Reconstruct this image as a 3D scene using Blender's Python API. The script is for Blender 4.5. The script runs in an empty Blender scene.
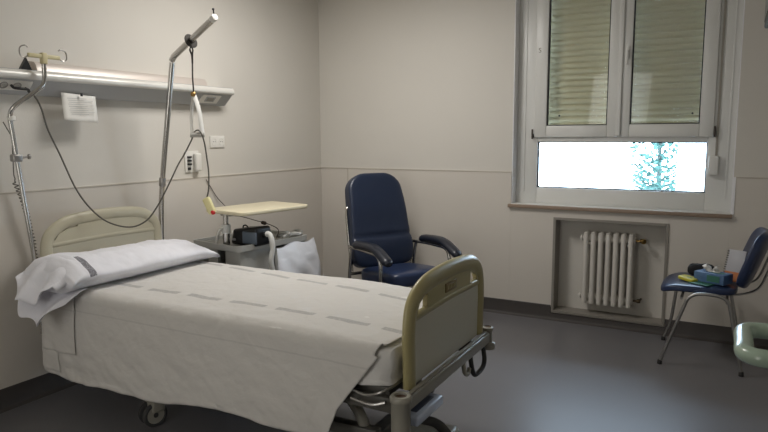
import bpy, bmesh, math, random
from mathutils import Vector, Matrix, noise
random.seed(7)
SC = bpy.context.scene
COL = SC.collection
R = math.radians

# ------------------------------------------------------------------ camera
FPX, YAW, PITCH, ROLL = 629.8, R(28.7575), R(7.264), R(-0.279)
f = Vector((-math.sin(YAW)*math.cos(PITCH), math.cos(YAW)*math.cos(PITCH), -math.sin(PITCH)))
r0 = Vector((math.cos(YAW), math.sin(YAW), 0)); u0 = r0.cross(f)
r_ = math.cos(ROLL)*r0 + math.sin(ROLL)*u0
u_ = -math.sin(ROLL)*r0 + math.cos(ROLL)*u0
cd = bpy.data.cameras.new('camera'); cam = bpy.data.objects.new('camera', cd); COL.objects.link(cam)
cd.sensor_width = 36; cd.lens = FPX/768*36; cd.clip_start = .02; cd.clip_end = 200
M = Matrix((r_, u_, -f)).transposed().to_4x4(); M.translation = Vector((3.358, -4.899, 1.45))
cam.matrix_world = M
SC.camera = cam

# ------------------------------------------------------------------ world + light
SC.view_settings.view_transform = 'Standard'; SC.view_settings.look = 'None'
SC.view_settings.exposure = 0.0; SC.view_settings.gamma = 1.0
SC.view_settings.use_curve_mapping = False
w = bpy.data.worlds.new('overcast_sky'); SC.world = w; w.use_nodes = True
bg = w.node_tree.nodes['Background']; bg.inputs[0].default_value = (.62, .78, 1, 1); bg.inputs[1].default_value = 15.0

def area(name, loc, size, size_y, power, color, aim, portal=False):
    l = bpy.data.lights.new(name, 'AREA'); l.shape = 'RECTANGLE'; l.size = size; l.size_y = size_y
    l.energy = power; l.color = color
    if portal: l.cycles.is_portal = True
    o = bpy.data.objects.new(name, l); COL.objects.link(o); o.location = loc
    o.rotation_euler = (Vector(aim)-Vector(loc)).to_track_quat('-Z', 'Z').to_euler()
    return o
area('window_portal', (2.61, .16, 1.21), 1.22, .38, 1, (1, 1, 1), (2.61, -2, 1.21), True)
CEIL = area('ceiling_lamp_light', (1.2, -1.65, 2.74), .5, .9, 34, (1, .965, .925), (1.2, -1.65, 0))
REAR_FILL = area('rear_fill_light', (1.7, -5.75, 1.5),   .9, 1.9, 20, (1, .97, .92), (1.5, -1.0, 2.2))  # added fill from behind the camera

# ------------------------------------------------------------------ materials
def rgb(h):   # srgb 0-255 to linear
    def c(v):
        v /= 255
        return v/12.92 if v <= .04045 else ((v+.055)/1.055)**2.4
    return (c(h[0]), c(h[1]), c(h[2]), 1)
MATS = {}
def mat(name, col, rough=.5, metal=0, bump=0, bscale=40, var=0, vscale=3, spec=.5, coat=0, trans=0, sub=0):
    m = bpy.data.materials.new(name); m.use_nodes = True; MATS[name] = m
    nt = m.node_tree; b = nt.nodes['Principled BSDF']
    b.inputs['Base Color'].default_value = rgb(col); b.inputs['Roughness'].default_value = rough
    b.inputs['Metallic'].default_value = metal; b.inputs['Specular IOR Level'].default_value = spec
    b.inputs['Coat Weight'].default_value = coat
    b.inputs['Transmission Weight'].default_value = trans
    if bump or var: tc = nt.nodes.new('ShaderNodeTexCoord')
    if bump:
        n = nt.nodes.new('ShaderNodeTexNoise'); n.inputs['Scale'].default_value = bscale; n.inputs['Detail'].default_value = 5
        bp = nt.nodes.new('ShaderNodeBump'); bp.inputs['Strength'].default_value = bump; bp.inputs['Distance'].default_value = .01
        nt.links.new(tc.outputs['Object'], n.inputs['Vector']); nt.links.new(n.outputs['Fac'], bp.inputs['Height'])
        nt.links.new(bp.outputs['Normal'], b.inputs['Normal'])
    if var:
        n = nt.nodes.new('ShaderNodeTexNoise'); n.inputs['Scale'].default_value = vscale; n.inputs['Detail'].default_value = 4
        mx = nt.nodes.new('ShaderNodeMixRGB'); mx.blend_type = 'MIX'
        c = rgb(col); mx.inputs[1].default_value = c; mx.inputs[2].default_value = tuple(v*(1-var) for v in c[:3])+(1,)
        nt.links.new(tc.outputs['Object'], n.inputs['Vector']); nt.links.new(n.outputs['Fac'], mx.inputs[0])
        nt.links.new(mx.outputs[0], b.inputs['Base Color'])
    return m
wall_m = mat('wall_paint', (214, 210, 202), .75, bump=.06, bscale=60, var=.05, vscale=1.3, spec=.3)
dado_m = mat('dado_laminate', (212, 206, 197), .5, bump=.02, bscale=20, var=.04, vscale=1.5, spec=.35)
dado_line = mat('dado_joint', (186, 178, 166), .6)
ceil_m = mat('ceiling_paint', (225, 220, 210), .9)
floor_m = mat('floor_vinyl', (112, 111, 114), .36, bump=.03, bscale=12, var=.12, vscale=2, spec=.45)
base_m = mat('vinyl_baseboard', (72, 68, 66), .5)
pvc_m = mat('white_pvc', (220, 220, 216), .35)
reveallit_m = mat('reveal_daylit_white', (240, 240, 242), .6)  # extra white puts the daylight on the window reveal into its colour
sill_m = mat('sill_stone', (158, 138, 120), .45, var=.25, vscale=30)
gasket_m = mat('black_gasket', (22, 22, 22), .6)
steel_m = mat('chrome_steel', (190, 188, 184), .22, metal=1)
dullsteel_m = mat('satin_steel', (165, 163, 160), .38, metal=1)
alu_m = mat('anodised_aluminium', (178, 179, 180), .5, metal=.25, bump=.01)
alutop_m = mat('aluminium_trim', (222, 220, 214), .35, metal=.15)
warmalu_m = mat('light_box_cover', (205, 196, 188), .4, metal=.3)
cream_m = mat('cream_plastic', (200, 190, 150), .4)
bedyel_m = mat('bed_yellow_plastic', (168, 158, 114), .34, coat=.2)
bedpan_m = mat('bed_end_panel', (194, 190, 174), .4)
bedgrey_m = mat('bed_grey_enamel', (150, 147, 136), .35)
bedlight_m = mat('bed_sky_sheen_cover', (190, 200, 220), .22)  # pale blue carries the sky reflection of the glossy control box
dark_m = mat('dark_plastic', (35, 35, 36), .45)
black_m = mat('black_plastic', (20, 21, 24), .35)
tyre_m = mat('grey_rubber', (60, 60, 60), .7)
cable_m = mat('grey_cable', (86, 82, 74), .6)
white_m = mat('white_plastic', (228, 226, 220), .4)
yellowpl_m = mat('pale_yellow_plastic', (226, 218, 165), .4)
red_m = mat('red_button', (200, 30, 30), .4)
laminate_m = mat('table_laminate', (222, 213, 184), .35)
cabinet_m = mat('cabinet_grey', (176, 176, 172), .45)
cabinetdk_m = mat('cabinet_inner', (92, 90, 88), .6)
navy_m = mat('navy_vinyl', (34, 45, 68), .36, bump=.05, bscale=160, coat=.15)
arm_m = mat('dark_arm_vinyl', (26, 31, 44), .38, coat=.15)
navyseat_m = mat('navy_seat_vinyl', (38, 52, 84), .33, bump=.05, bscale=160, coat=.15)
rad_m = mat('radiator_enamel', (214, 210, 202), .35)
brass_m = mat('brass', (160, 130, 80), .3, metal=1)
slat_m = mat('shutter_slat', (222, 213, 186), .5)
bag_m = mat('white_bag', (232, 234, 240), .35)
hose_m = mat('hose_white', (220, 220, 216), .4)
green_m = mat('pale_green_plastic', (160, 178, 160), .25, coat=.4)
paper_m = mat('paper', (232, 230, 224), .8)
ink_m = mat('print_grey', (196, 195, 192), .8)
tissueblue_m = mat('tissue_box_blue', (96, 132, 178), .5, var=.65, vscale=22)
tissuegreen_m = mat('green_card', (60, 112, 96), .5)
yellow_m = mat('yellow_packet', (206, 196, 60), .45, var=.15, vscale=60)
orange_m = mat('orange_card', (196, 120, 70), .6)
greycard_m = mat('notebook_grey', (172, 172, 176), .5)
leaf_m = mat('leaf', (66, 108, 100), .6, var=.4, vscale=4)
bark_m = mat('bark', (70, 80, 76), .9)
house_m = mat('white_render', (240, 240, 240), .9)
cardred_m = mat('red_label', (180, 50, 45), .5)

glass_m = bpy.data.materials.new('window_glass'); glass_m.use_nodes = True
nt = glass_m.node_tree; nt.nodes.clear()
o_ = nt.nodes.new('ShaderNodeOutputMaterial'); mx = nt.nodes.new('ShaderNodeMixShader')
tr = nt.nodes.new('ShaderNodeBsdfTransparent'); gl = nt.nodes.new('ShaderNodeBsdfGlossy'); fr = nt.nodes.new('ShaderNodeFresnel')
gl.inputs['Roughness'].default_value = .02; fr.inputs[0].default_value = 1.3; tr.inputs[0].default_value = (.94, .96, .95, 1)
nt.links.new(fr.outputs[0], mx.inputs[0]); nt.links.new(tr.outputs[0], mx.inputs[1]); nt.links.new(gl.outputs[0], mx.inputs[2])
nt.links.new(mx.outputs[0], o_.inputs[0])

def linen(name, col, bands, ink, horizontal='x', period=.19, fill=.62, bump=.25, seam_shade=0.0):
    """woven cotton with printed dashes; bands = list of (centre, halfwidth) across the run, from UV"""
    m = bpy.data.materials.new(name); m.use_nodes = True; nt = m.node_tree; b = nt.nodes['Principled BSDF']
    b.inputs['Roughness'].default_value = .85; b.inputs['Specular IOR Level'].default_value = .2
    b.inputs['Sheen Weight'].default_value = .2
    N = nt.nodes.new; L = nt.links.new
    uv = N('ShaderNodeUVMap'); sep = N('ShaderNodeSeparateXYZ'); L(uv.outputs[0], sep.inputs[0])
    def math_(op, a, bb=None):
        n = N('ShaderNodeMath'); n.operation = op
        for i, v in enumerate((a, bb)):
            if v is None: continue
            if isinstance(v, (int, float)): n.inputs[i].default_value = v
            else: L(v, n.inputs[i])
        return n.outputs[0]
    X, Y = sep.outputs[0], sep.outputs[1]
    mask = 0
    for c, hw, sl in bands:
        d = math_('LESS_THAN', math_('ABSOLUTE', math_('SUBTRACT', math_('ADD', Y, math_('MULTIPLY', X, sl)), c)), hw)
        mask = d if isinstance(mask, int) else math_('MAXIMUM', mask, d)
    dash = math_('LESS_THAN', math_('FRACT', math_('DIVIDE', X, period)), fill)
    mask = math_('MULTIPLY', mask, dash)
    # fine letter-like breaks
    vo = N('ShaderNodeTexVoronoi'); vo.inputs['Scale'].default_value = 130
    tc = N('ShaderNodeTexCoord'); L(uv.outputs[0], vo.inputs['Vector'])
    lt = math_('GREATER_THAN', vo.outputs['Distance'], .34)
    mask = math_('MULTIPLY', mask, math_('ADD', math_('MULTIPLY', lt, .45), .5))
    mask = math_('MAXIMUM', mask, math_('MULTIPLY', math_('LESS_THAN', math_('ABSOLUTE', math_('SUBTRACT', Y, .03)), .0035), seam_shade))  # shading of the stitched edge crease drawn as a darker line
    mix = N('ShaderNodeMixRGB'); mix.inputs[1].default_value = rgb(col); mix.inputs[2].default_value = rgb(ink)
    L(mask, mix.inputs[0]); L(mix.outputs[0], b.inputs['Base Color'])
    n1 = N('ShaderNodeTexNoise'); n1.inputs['Scale'].default_value = 9; n1.inputs['Detail'].default_value = 6; n1.inputs['Distortion'].default_value = .25
    L(tc.outputs['Object'], n1.inputs['Vector'])
    bp = N('ShaderNodeBump'); bp.inputs['Strength'].default_value = bump; bp.inputs['Distance'].default_value = .03
    L(n1.outputs['Fac'], bp.inputs['Height']); L(bp.outputs[0], b.inputs['Normal'])
    return m
sheet_m = linen('cotton_sheet', (208, 205, 200), [(.30, .019, 0), (.986, .017, .123)], (168, 166, 163), period=.27, fill=.76, seam_shade=.3, bump=.42)
fitted_m = linen('cotton_fitted_sheet', (226, 224, 220), [(-5, .01, 0)], (150, 146, 142), bump=.5)
pillow_m = linen('cotton_pillowcase', (232, 232, 238), [(.108, .019, .0)], (108, 107, 114), period=1.0, fill=.205, bump=.3)

# ------------------------------------------------------------------ mesh helpers
def bm_new(): return bmesh.new()
def add_box(bm, x0, x1, y0, y1, z0, z1, bev=0, seg=2, mtx=None):
    g = bmesh.ops.create_cube(bm, size=1)
    vs = g['verts']
    for v in vs:
        v.co = Vector(((x0+x1)/2+v.co.x*(x1-x0), (y0+y1)/2+v.co.y*(y1-y0), (z0+z1)/2+v.co.z*(z1-z0)))
    if bev:
        es = list({e for v in vs for e in v.link_edges})
        rr = bmesh.ops.bevel(bm, geom=es, offset=bev, segments=seg, affect='EDGES', profile=.5, clamp_overlap=True)
        vs = list({v for fc in rr['faces'] for v in fc.verts} | {v for v in vs if v.is_valid})
    if mtx is not None:
        allv = set(vs)
        st = list(allv)
        while st:
            v = st.pop()
            for e in v.link_edges:
                q = e.other_vert(v)
                if q not in allv: allv.add(q); st.append(q)
        for v in allv: v.co = mtx @ v.co
def smooth_path(pts, n=8, closed=False):
    P = [Vector(p) for p in pts]; out = []; L = len(P)
    rng = range(L) if closed else range(L-1)
    for i in rng:
        if closed: a, b, c, d = P[i-1], P[i], P[(i+1) % L], P[(i+2) % L]
        else:
            b, c = P[i], P[i+1]; a = P[i-1] if i else b*2-c; d = P[i+2] if i+2 < L else c*2-b
        for k in range(n):
            t = k/n
            out.append(.5*((2*b)+(c-a)*t+(2*a-5*b+4*c-d)*t*t+(3*b-a-3*c+d)*t**3))
    if not closed: out.append(P[-1])
    return out
def add_tube(bm, pts, rad, seg=12, closed=False, sx=1, sy=1, up=None, caps=True, rads=None):
    """sweep an (elliptic) section along pts"""
    P = [Vector(p) for p in pts]; n = len(P); rings = []
    T = []
    for i in range(n):
        if closed: t = P[(i+1) % n]-P[i-1]
        else: t = P[min(i+1, n-1)]-P[max(i-1, 0)]
        if t.length < 1e-9: t = Vector((0, 0, 1))
        T.append(t.normalized())
    ref = Vector(up) if up else (Vector((0, 0, 1)) if abs(T[0].z) < .9 else Vector((1, 0, 0)))
    N = (ref - T[0]*ref.dot(T[0])).normalized()
    for i in range(n):
        if up:
            q = ref - T[i]*ref.dot(T[i]); N = q.normalized() if q.length > 1e-4 else N
        elif i:
            N = (N - T[i]*N.dot(T[i])).normalized()
        B = T[i].cross(N); rr = rads[i] if rads else rad
        rings.append([bm.verts.new(P[i]+N*math.cos(2*math.pi*k/seg)*rr*sx+B*math.sin(2*math.pi*k/seg)*rr*sy) for k in range(seg)])
    m = n if closed else n-1
    for i in range(m):
        a, b = rings[i], rings[(i+1) % n]
        for k in range(seg): bm.faces.new((a[k], a[(k+1) % seg], b[(k+1) % seg], b[k]))
    if not closed and caps:
        bm.faces.new(rings[0][::-1]); bm.faces.new(rings[-1])
def add_cyl(bm, a, b, rad, seg=20, rad2=None):
    add_tube(bm, [a, b], rad, seg, rads=[rad, rad2 if rad2 is not None else rad])
def add_lathe(bm, centre, axis, prof, seg=24):
    """prof = [(radius, height)] along axis"""
    ax = Vector(axis).normalized(); ref = Vector((1, 0, 0)) if abs(ax.x) < .9 else Vector((0, 1, 0))
    N = (ref-ax*ref.dot(ax)).normalized(); B = ax.cross(N); c = Vector(centre); rings = []
    for rr, h in prof:
        rings.append([bm.verts.new(c+ax*h+(N*math.cos(2*math.pi*k/seg)+B*math.sin(2*math.pi*k/seg))*max(rr, 1e-4)) for k in range(seg)])
    for a, b in zip(rings, rings[1:]):
        for k in range(seg): bm.faces.new((a[k], a[(k+1) % seg], b[(k+1) % seg], b[k]))
    bm.faces.new(rings[0][::-1]); bm.faces.new(rings[-1])
def add_prism(bm, poly, origin, ex, ey, depth_vec, bev=0):
    """2D polygon in plane (ex,ey) extruded by depth_vec"""
    o = Vector(origin); ex = Vector(ex); ey = Vector(ey); d = Vector(depth_vec)
    a = [bm.verts.new(o+ex*p[0]+ey*p[1]) for p in poly]; b = [bm.verts.new(v.co+d) for v in a]
    n = len(a); fs = [bm.faces.new(a[::-1]), bm.faces.new(b)]
    for i in range(n): fs.append(bm.faces.new((a[i], a[(i+1) % n], b[(i+1) % n], b[i])))
    bmesh.ops.recalc_face_normals(bm, faces=fs)
    if bev:
        es = list(fs[0].edges)+list(fs[1].edges)
        bmesh.ops.bevel(bm, geom=es, offset=bev, segments=2, affect='EDGES', profile=.5)
def add_plate_hole(bm, outer, holes, depth, place):
    """flat plate with rectangular/round holes: outer/holes are 2D loops; place(u,v,d)->Vector"""
    tmp = bmesh.new()
    for loop in [outer]+holes:
        vs = [tmp.verts.new((p[0], p[1], 0)) for p in loop]
        for i in range(len(vs)): tmp.edges.new((vs[i], vs[(i+1) % len(vs)]))
    bmesh.ops.triangle_fill(tmp, use_beauty=True, edges=list(tmp.edges), use_dissolve=False, normal=(0, 0, 1))
    tmp.verts.ensure_lookup_table(); idx = {v: i for i, v in enumerate(tmp.verts)}
    F = [bm.verts.new(place(v.co.x, v.co.y, 0)) for v in tmp.verts]
    K = [bm.verts.new(place(v.co.x, v.co.y, depth)) for v in tmp.verts]
    fs = []
    for fc in tmp.faces:
        ii = [idx[v] for v in fc.verts]
        fs.append(bm.faces.new([F[i] for i in ii])); fs.append(bm.faces.new([K[i] for i in ii[::-1]]))
    for e in tmp.edges:
        if len(e.link_faces) == 1:
            a, b = idx[e.verts[0]], idx[e.verts[1]]
            fs.append(bm.faces.new((F[a], F[b], K[b], K[a])))
    bmesh.ops.recalc_face_normals(bm, faces=fs); tmp.free()
def rrect(cx, cy, hw, hh, rad, n=6):
    out = []
    for qx, qy, a0 in ((1, 1, 0), (-1, 1, 90), (-1, -1, 180), (1, -1, 270)):
        for k in range(n+1):
            a = R(a0+90*k/n); out.append((cx+qx*(hw-rad)+rad*math.cos(a), cy+qy*(hh-rad)+rad*math.sin(a)))
    return out
def world_of(p):
    v = Vector((0, 0, 0))
    while p: v = v+p.location; p = p.parent
    return v
def obj(name, bm, m, parent=None, W=True, sm=True, ang=40, label=None, subsurf=0):
    me = bpy.data.meshes.new(name)
    bmesh.ops.recalc_face_normals(bm, faces=bm.faces)
    if parent and W:
        off = world_of(parent)
        for v in bm.verts: v.co -= off
    bm.to_mesh(me); bm.free()
    o = bpy.data.objects.new(name, me); COL.objects.link(o)
    for q in (m if isinstance(m, (list, tuple)) else [m]): me.materials.append(q)
    if parent: o.parent = parent
    if sm:
        for p in me.polygons: p.use_smooth = True
        try: me.set_sharp_from_angle(angle=R(ang))
        except Exception: pass
    if subsurf:
        s = o.modifiers.new('subdivision', 'SUBSURF'); s.levels = subsurf; s.render_levels = subsurf
    if label: o['label'] = label
    return o
def settle(o):
    """move a one-mesh thing's origin to the centre of its base"""
    vs = o.data.vertices; n = len(vs)
    xs = [v.co.x for v in vs]; ys = [v.co.y for v in vs]; z = min(v.co.z for v in vs)
    c = Vector(((min(xs)+max(xs))/2, (min(ys)+max(ys))/2, z))
    for v in vs: v.co -= c
    o.location = c
    for ch in o.children: ch.location -= c
    return o
def tag(o, label, cat, group=None, kind=None):
    o['label'] = label; o['category'] = cat
    if group: o['group'] = group
    if kind: o['kind'] = kind
    return o
def thing(name, label, cat, loc=(0, 0, 0), rotz=0, group=None):
    o = bpy.data.objects.new(name, None); COL.objects.link(o); o.location = loc; o.rotation_euler = (0, 0, rotz)
    o.empty_display_size = .05
    return tag(o, label, cat, group)
def struct(name, bm, m, parent=None, **k):
    o = obj(name, bm, m, parent, **k)
    if not parent: o['kind'] = 'structure'
    return o
def text_mesh(name, s, size, m, parent, origin, ex, ey, ez, ext=.0006):
    cu = bpy.data.curves.new(name, 'FONT'); cu.body = s; cu.size = size; cu.extrude = ext; cu.align_x = 'CENTER'; cu.align_y = 'CENTER'
    t = bpy.data.objects.new(name+'_c', cu); COL.objects.link(t); bpy.context.view_layer.update()
    me = bpy.data.meshes.new_from_object(t.evaluated_get(bpy.context.evaluated_depsgraph_get()))
    bpy.data.objects.remove(t); bpy.data.curves.remove(cu); me.name = name
    Mx = Matrix((Vector(ex), Vector(ey), Vector(ez))).transposed().to_4x4(); Mx.translation = Vector(origin)-(world_of(parent) if parent else Vector())
    me.transform(Mx); me.materials.clear(); me.materials.append(m)
    o = bpy.data.objects.new(name, me); COL.objects.link(o)
    if parent: o.parent = parent
    return o

# ------------------------------------------------------------------ room shell
RX, FY, H = 4.45, -5.9, 2.78        # right wall, wall behind camera, ceiling
bm = bm_new(); add_box(bm, -.2, RX+.2, FY-.2, .4, -.12, 0); struct('floor', bm, floor_m, sm=False)
bm = bm_new(); add_box(bm, -.2, RX+.2, FY-.2, .4, H, H+.12); struct('ceiling', bm, ceil_m, sm=False)
bm = bm_new(); add_box(bm, -.2, 0, FY-.2, .4, 0, H); struct('wall_left', bm, wall_m, sm=False)
bm = bm_new(); add_box(bm, RX, RX+.2, FY-.2, .4, 0, H); struct('wall_right', bm, wall_m, sm=False)
bm = bm_new(); add_box(bm, 0, RX, FY-.2, FY, 0, H); struct('wall_front', bm, wall_m, sm=False)
# window wall with the window opening and the radiator niche
WX0, WX1, WZ0, WZ1 = 1.835, 3.385, .905, 2.62
NX0, NX1, NZ0, NZ1 = 2.195, 2.985, .075, .80
bm = bm_new()
D = .36
def seg(x0, x1, z0, z1, y0=0, y1=D): add_box(bm, x0, x1, y0, y1, z0, z1)
seg(0, WX0, 0, H); seg(WX1, RX, 0, H); seg(WX0, WX1, WZ1, H)
seg(WX0, NX0, 0, WZ0); seg(NX1, WX1, 0, WZ0); seg(NX0, NX1, NZ1, WZ0); seg(NX0, NX1, 0, NZ0); seg(NX0, NX1, NZ0, NZ1, .13, D)
struct('wall_back', bm, wall_m, sm=False)
# laminated wainscot panels
T = .008
bm = bm_new(); add_box(bm, 0, T, FY, -T, .1, 1.16, .002); add_box(bm, 0, T+.001, FY, -T, 1.157, 1.161); struct('trim_1', bm, dado_m, sm=False)
bm = bm_new()
for x0, x1, z0, z1 in ((0, .296, .1, 1.16), (.302, WX0, .1, 1.16), (WX1, RX, .1, 1.16), (WX0, NX0, .1, WZ0-.03), (NX1, WX1, .1, WZ0-.03), (NX0, NX1, NZ1, WZ0-.03)):
    add_box(bm, x0, x1, -T, 0, z0, z1, .0015)
struct('trim_2', bm, dado_m, sm=False)
bm = bm_new(); add_box(bm, .2955, .3025, -T-.003, 0, .1, 1.16); struct('trim_3', bm, dado_line, sm=False)
bm = bm_new(); add_box(bm, T, T+.003, FY, -T-.003, 1.153, 1.1605)
struct('trim_4', bm, dado_line, sm=False)
bm = bm_new(); add_box(bm, T, WX0, -T-.003, -T, 1.153, 1.1605); add_box(bm, WX1, RX, -T-.003, -T, 1.153, 1.1605)
struct('trim_5', bm, dado_line, sm=False)
# vinyl coved skirting
prof = [(0, .0), (.045, .0), (.03, .004), (.018, .014), (.013, .03), (.0125, .112), (.010, .115), (0, .115)]
def skirting(name, a, b, nrm):
    bm = bm_new(); a = Vector(a); b = Vector(b); n = Vector(nrm)
    add_prism(bm, prof, a, n, (0, 0, 1), b-a); struct(name, bm, base_m, ang=30)
skirting('baseboard_left', (0, FY, 0), (0, 0, 0), (1, 0, 0))
bm = bm_new()
for x0, x1, h in ((0, NX0-.02, .115), (NX0-.02, NX1+.02, .052), (NX1+.02, RX, .115)):
    pf = [(p[0], min(p[1], h)) for p in prof]; pf = [q for i, q in enumerate(pf) if i == 0 or (abs(q[0]-pf[i-1][0])+abs(q[1]-pf[i-1][1])) > 1e-6]
    add_prism(bm, pf, (x0, 0, 0), (0, -1, 0), (0, 0, 1), (x1-x0, 0, 0))
struct('baseboard_back', bm, base_m, ang=30)
skirting('baseboard_right', (RX, FY, 0), (RX, 0, 0), (-1, 0, 0))
# niche frame and lining
bm = bm_new()
add_box(bm, NX0-.016, NX0+.003, -.016, .129, NZ0-.016, NZ1+.016); add_box(bm, NX1-.003, NX1+.016, -.016, .129, NZ0-.016, NZ1+.016)
add_box(bm, NX0, NX1, -.0155, .1285, NZ1-.003, NZ1+.016); add_box(bm, NX0, NX1, -.0155, .1285, NZ0-.016, NZ0+.003)
struct('trim_6', bm, mat('niche_frame_metal', (140, 135, 127), .5), sm=False)
bm = bm_new(); add_box(bm, WX0, WX0+.006, .001, .10, WZ0, WZ1); add_box(bm, WX1-.006, WX1, .001, .10, WZ0, WZ1); add_box(bm, WX1, WX1+.014, -T-.004, 0, WZ0, 1.16); struct('trim_7', bm, reveallit_m, sm=False)  # lining added to show the reveal as brightly daylit
# ------------------------------------------------------------------ window
FY0, FY1 = .10, .17     # frame depth
win = bpy.data.objects.new('window_1', None); COL.objects.link(win); win.location = (2.61, .13, WZ0); win['kind'] = 'structure'
bm = bm_new()
lx0, lx1, lz0, lz1 = 2.008, 3.212, 1.035, 1.396       # lower light
def fr_(x0, x1, z0, z1, y0=FY0, y1=FY1, bv=.004): add_box(bm, x0, x1, y0, y1, z0, z1, bv, 2)
fr_(WX0, lx0, WZ0, WZ1); fr_(lx1, WX1, WZ0, WZ1); fr_(lx0, lx1, WZ0, lz0); fr_(lx0, lx1, lz1, 1.47); fr_(lx0, lx1, 2.56, WZ1)
# step mouldings on the outer frame
fr_(1.90, 1.91, 1.0, 2.6, FY0-.006, FY0+.01, .002); fr_(3.335, 3.345, 1.0, 2.6, FY0-.006, FY0+.01, .002)
obj('window_frame', bm, pvc_m, win, ang=30)
bm = bm_new()
for a in ((lx0, lx0+.008, lz0, lz1), (lx1-.008, lx1, lz0, lz1), (lx0, lx1, lz0, lz0+.008), (lx0, lx1, lz1-.008, lz1)): add_box(bm, a[0], a[1], .115, .14, a[2], a[3])
obj('lower_gasket', bm, gasket_m, win, sm=False)
bm = bm_new(); add_box(bm, lx0, lx1, .128, .132, lz0, lz1); obj('lower_pane', bm, glass_m, win, sm=False)
def casement(x0, x1, gx0, gx1, gz0, mullion):
    z0, z1, gz1 = 1.432, 2.60, 2.53
    s = obj_empty = bpy.data.objects.new('casement', None); COL.objects.link(s); s.parent = win
    s.location = Vector(((x0+x1)/2, .1, z0))-win.location
    bm = bm_new()
    for a in ((x0, gx0, z0, z1), (gx1, x1, z0, z1), (gx0, gx1, z0, gz0), (gx0, gx1, gz1, z1)): add_box(bm, a[0], a[1], .078, .125, a[2], a[3], .006, 2)
    obj('sash', bm, pvc_m, s, ang=30)
    bm = bm_new()
    g = .007
    for a in ((gx0, gx0+g, gz0, gz1), (gx1-g, gx1, gz0, gz1), (gx0, gx1, gz0, gz0+g), (gx0, gx1, gz1-g, gz1)): add_box(bm, a[0], a[1], .088, .12, a[2], a[3])
    obj('gasket', bm, gasket_m, s, sm=False)
    bm = bm_new(); add_box(bm, gx0, gx1, .106, .110, gz0, gz1); obj('pane', bm, glass_m, s, sm=False)
    return s
c1 = casement(1.985, 2.612, 2.078, 2.531, 1.521, 0)
c2 = casement(2.614, 3.245, 2.69, 3.154, 1.524, 0)
bm = bm_new(); add_box(bm, 2.598, 2.630, .062, .08, 1.44, 2.59, .006, 3); obj('meeting_stile', bm, pvc_m, win, ang=30)
bm = bm_new()   # window handle
add_box(bm, 2.648, 2.672, .064, .079, 2.00, 2.09, .004); add_cyl(bm, (2.66, .066, 2.05), (2.66, .04, 2.05), .009)
add_box(bm, 2.651, 2.669, .03, .044, 1.95, 2.06, .006, 3)
obj('window_handle', bm, pvc_m, win, ang=30)
bm = bm_new()   # hinges at the corners
for hx, hz in ((1.972, 1.44), (3.252, 1.45)):
    add_cyl(bm, (hx, .07, hz-.02), (hx, .07, hz+.055), .007, 10); add_box(bm, hx-.006, hx+.006, .07, .1, hz-.01, hz+.02)
obj('hinge', bm, mat('hinge_dark', (70, 62, 55), .5), win)
text_mesh('window_sticker', 'S', .05, mat('sticker_ink', (120, 112, 95), .7), win, (1.985+.03, .0775, 2.10), (1, 0, 0), (0, 0, 1), (0, -1, 0))
# sill
bm = bm_new(); add_box(bm, WX0-.02, WX1+.005, -.035, .10, WZ0-.028, WZ0, .004); obj('window_sill', bm, sill_m, win, ang=30)
bm = bm_new(); add_box(bm, WX0+.006, WX1-.006, -.028, .10, WZ0, WZ0+.004, .001); obj('sill_daylit_top', bm, pvc_m, win, ang=30)  # white slab over the brown sill, daylight on top put into its colour
# shutter strap box and strap
bm = bm_new(); add_box(bm, 3.225, 3.285, .055, .10, 1.165, 1.30, .006, 3)
sb = obj('strap_box', bm, pvc_m, win, ang=30)
bm = bm_new(); add_box(bm, 3.262, 3.276, .092, .0945, 1.30, 2.6); obj('shutter_strap', bm, mat('strap_grey', (150, 145, 135), .8), win, sm=False)
# roller shutter outside, behind both casements
bm = bm_new()
def shutter(x0, x1):
    z = 1.50; p = .046; y = .215; k = 0
    while z < 2.62:
        N = 5; pr = []
        for i in range(N+1):
            t = i/N; pr.append((y-.015*math.sin(math.pi*t)**.8, z+(p-.005)*t))
        pr += [(y+.008, z+p-.005), (y+.008, z)]
        add_prism(bm, [(q[0], q[1]) for q in pr], (x0, 0, 0), (0, 1, 0), (0, 0, 1), (x1-x0, 0, 0))
        z += p; k += 1
for x0, x1 in ((2.0, 2.60), (2.625, 3.26)): shutter(x0, x1)
nslat = obj('shutter_slats', bm, slat_m, win, ang=50)
# joining web of the slats with the punched light slots left open between webs
bm = bm_new()
z = 1.50
while z < 2.6:
    for x0, x1 in ((2.0, 2.60), (2.625, 3.26)):
        x = x0
        while x < x1-.001:
            add_box(bm, x, min(x+.0264, x1), .216, .219, z+.0395, z+.0462); x += .027
    z += .046
obj('shutter_web', bm, slat_m, win, sm=False)
bm = bm_new(); add_box(bm, 1.99, 3.27, .20, .235, 1.455, 1.498, .004); obj('shutter_bottom_bar', bm, slat_m, win, ang=30)
bm = bm_new()
for x in (2.15, 3.10): add_lathe(bm, (x, .20, 1.60), (0, -1, 0), [(.007, 0), (.007, .006), (.004, .01)], 12)
obj('shutter_stop', bm, dark_m, win)

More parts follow.
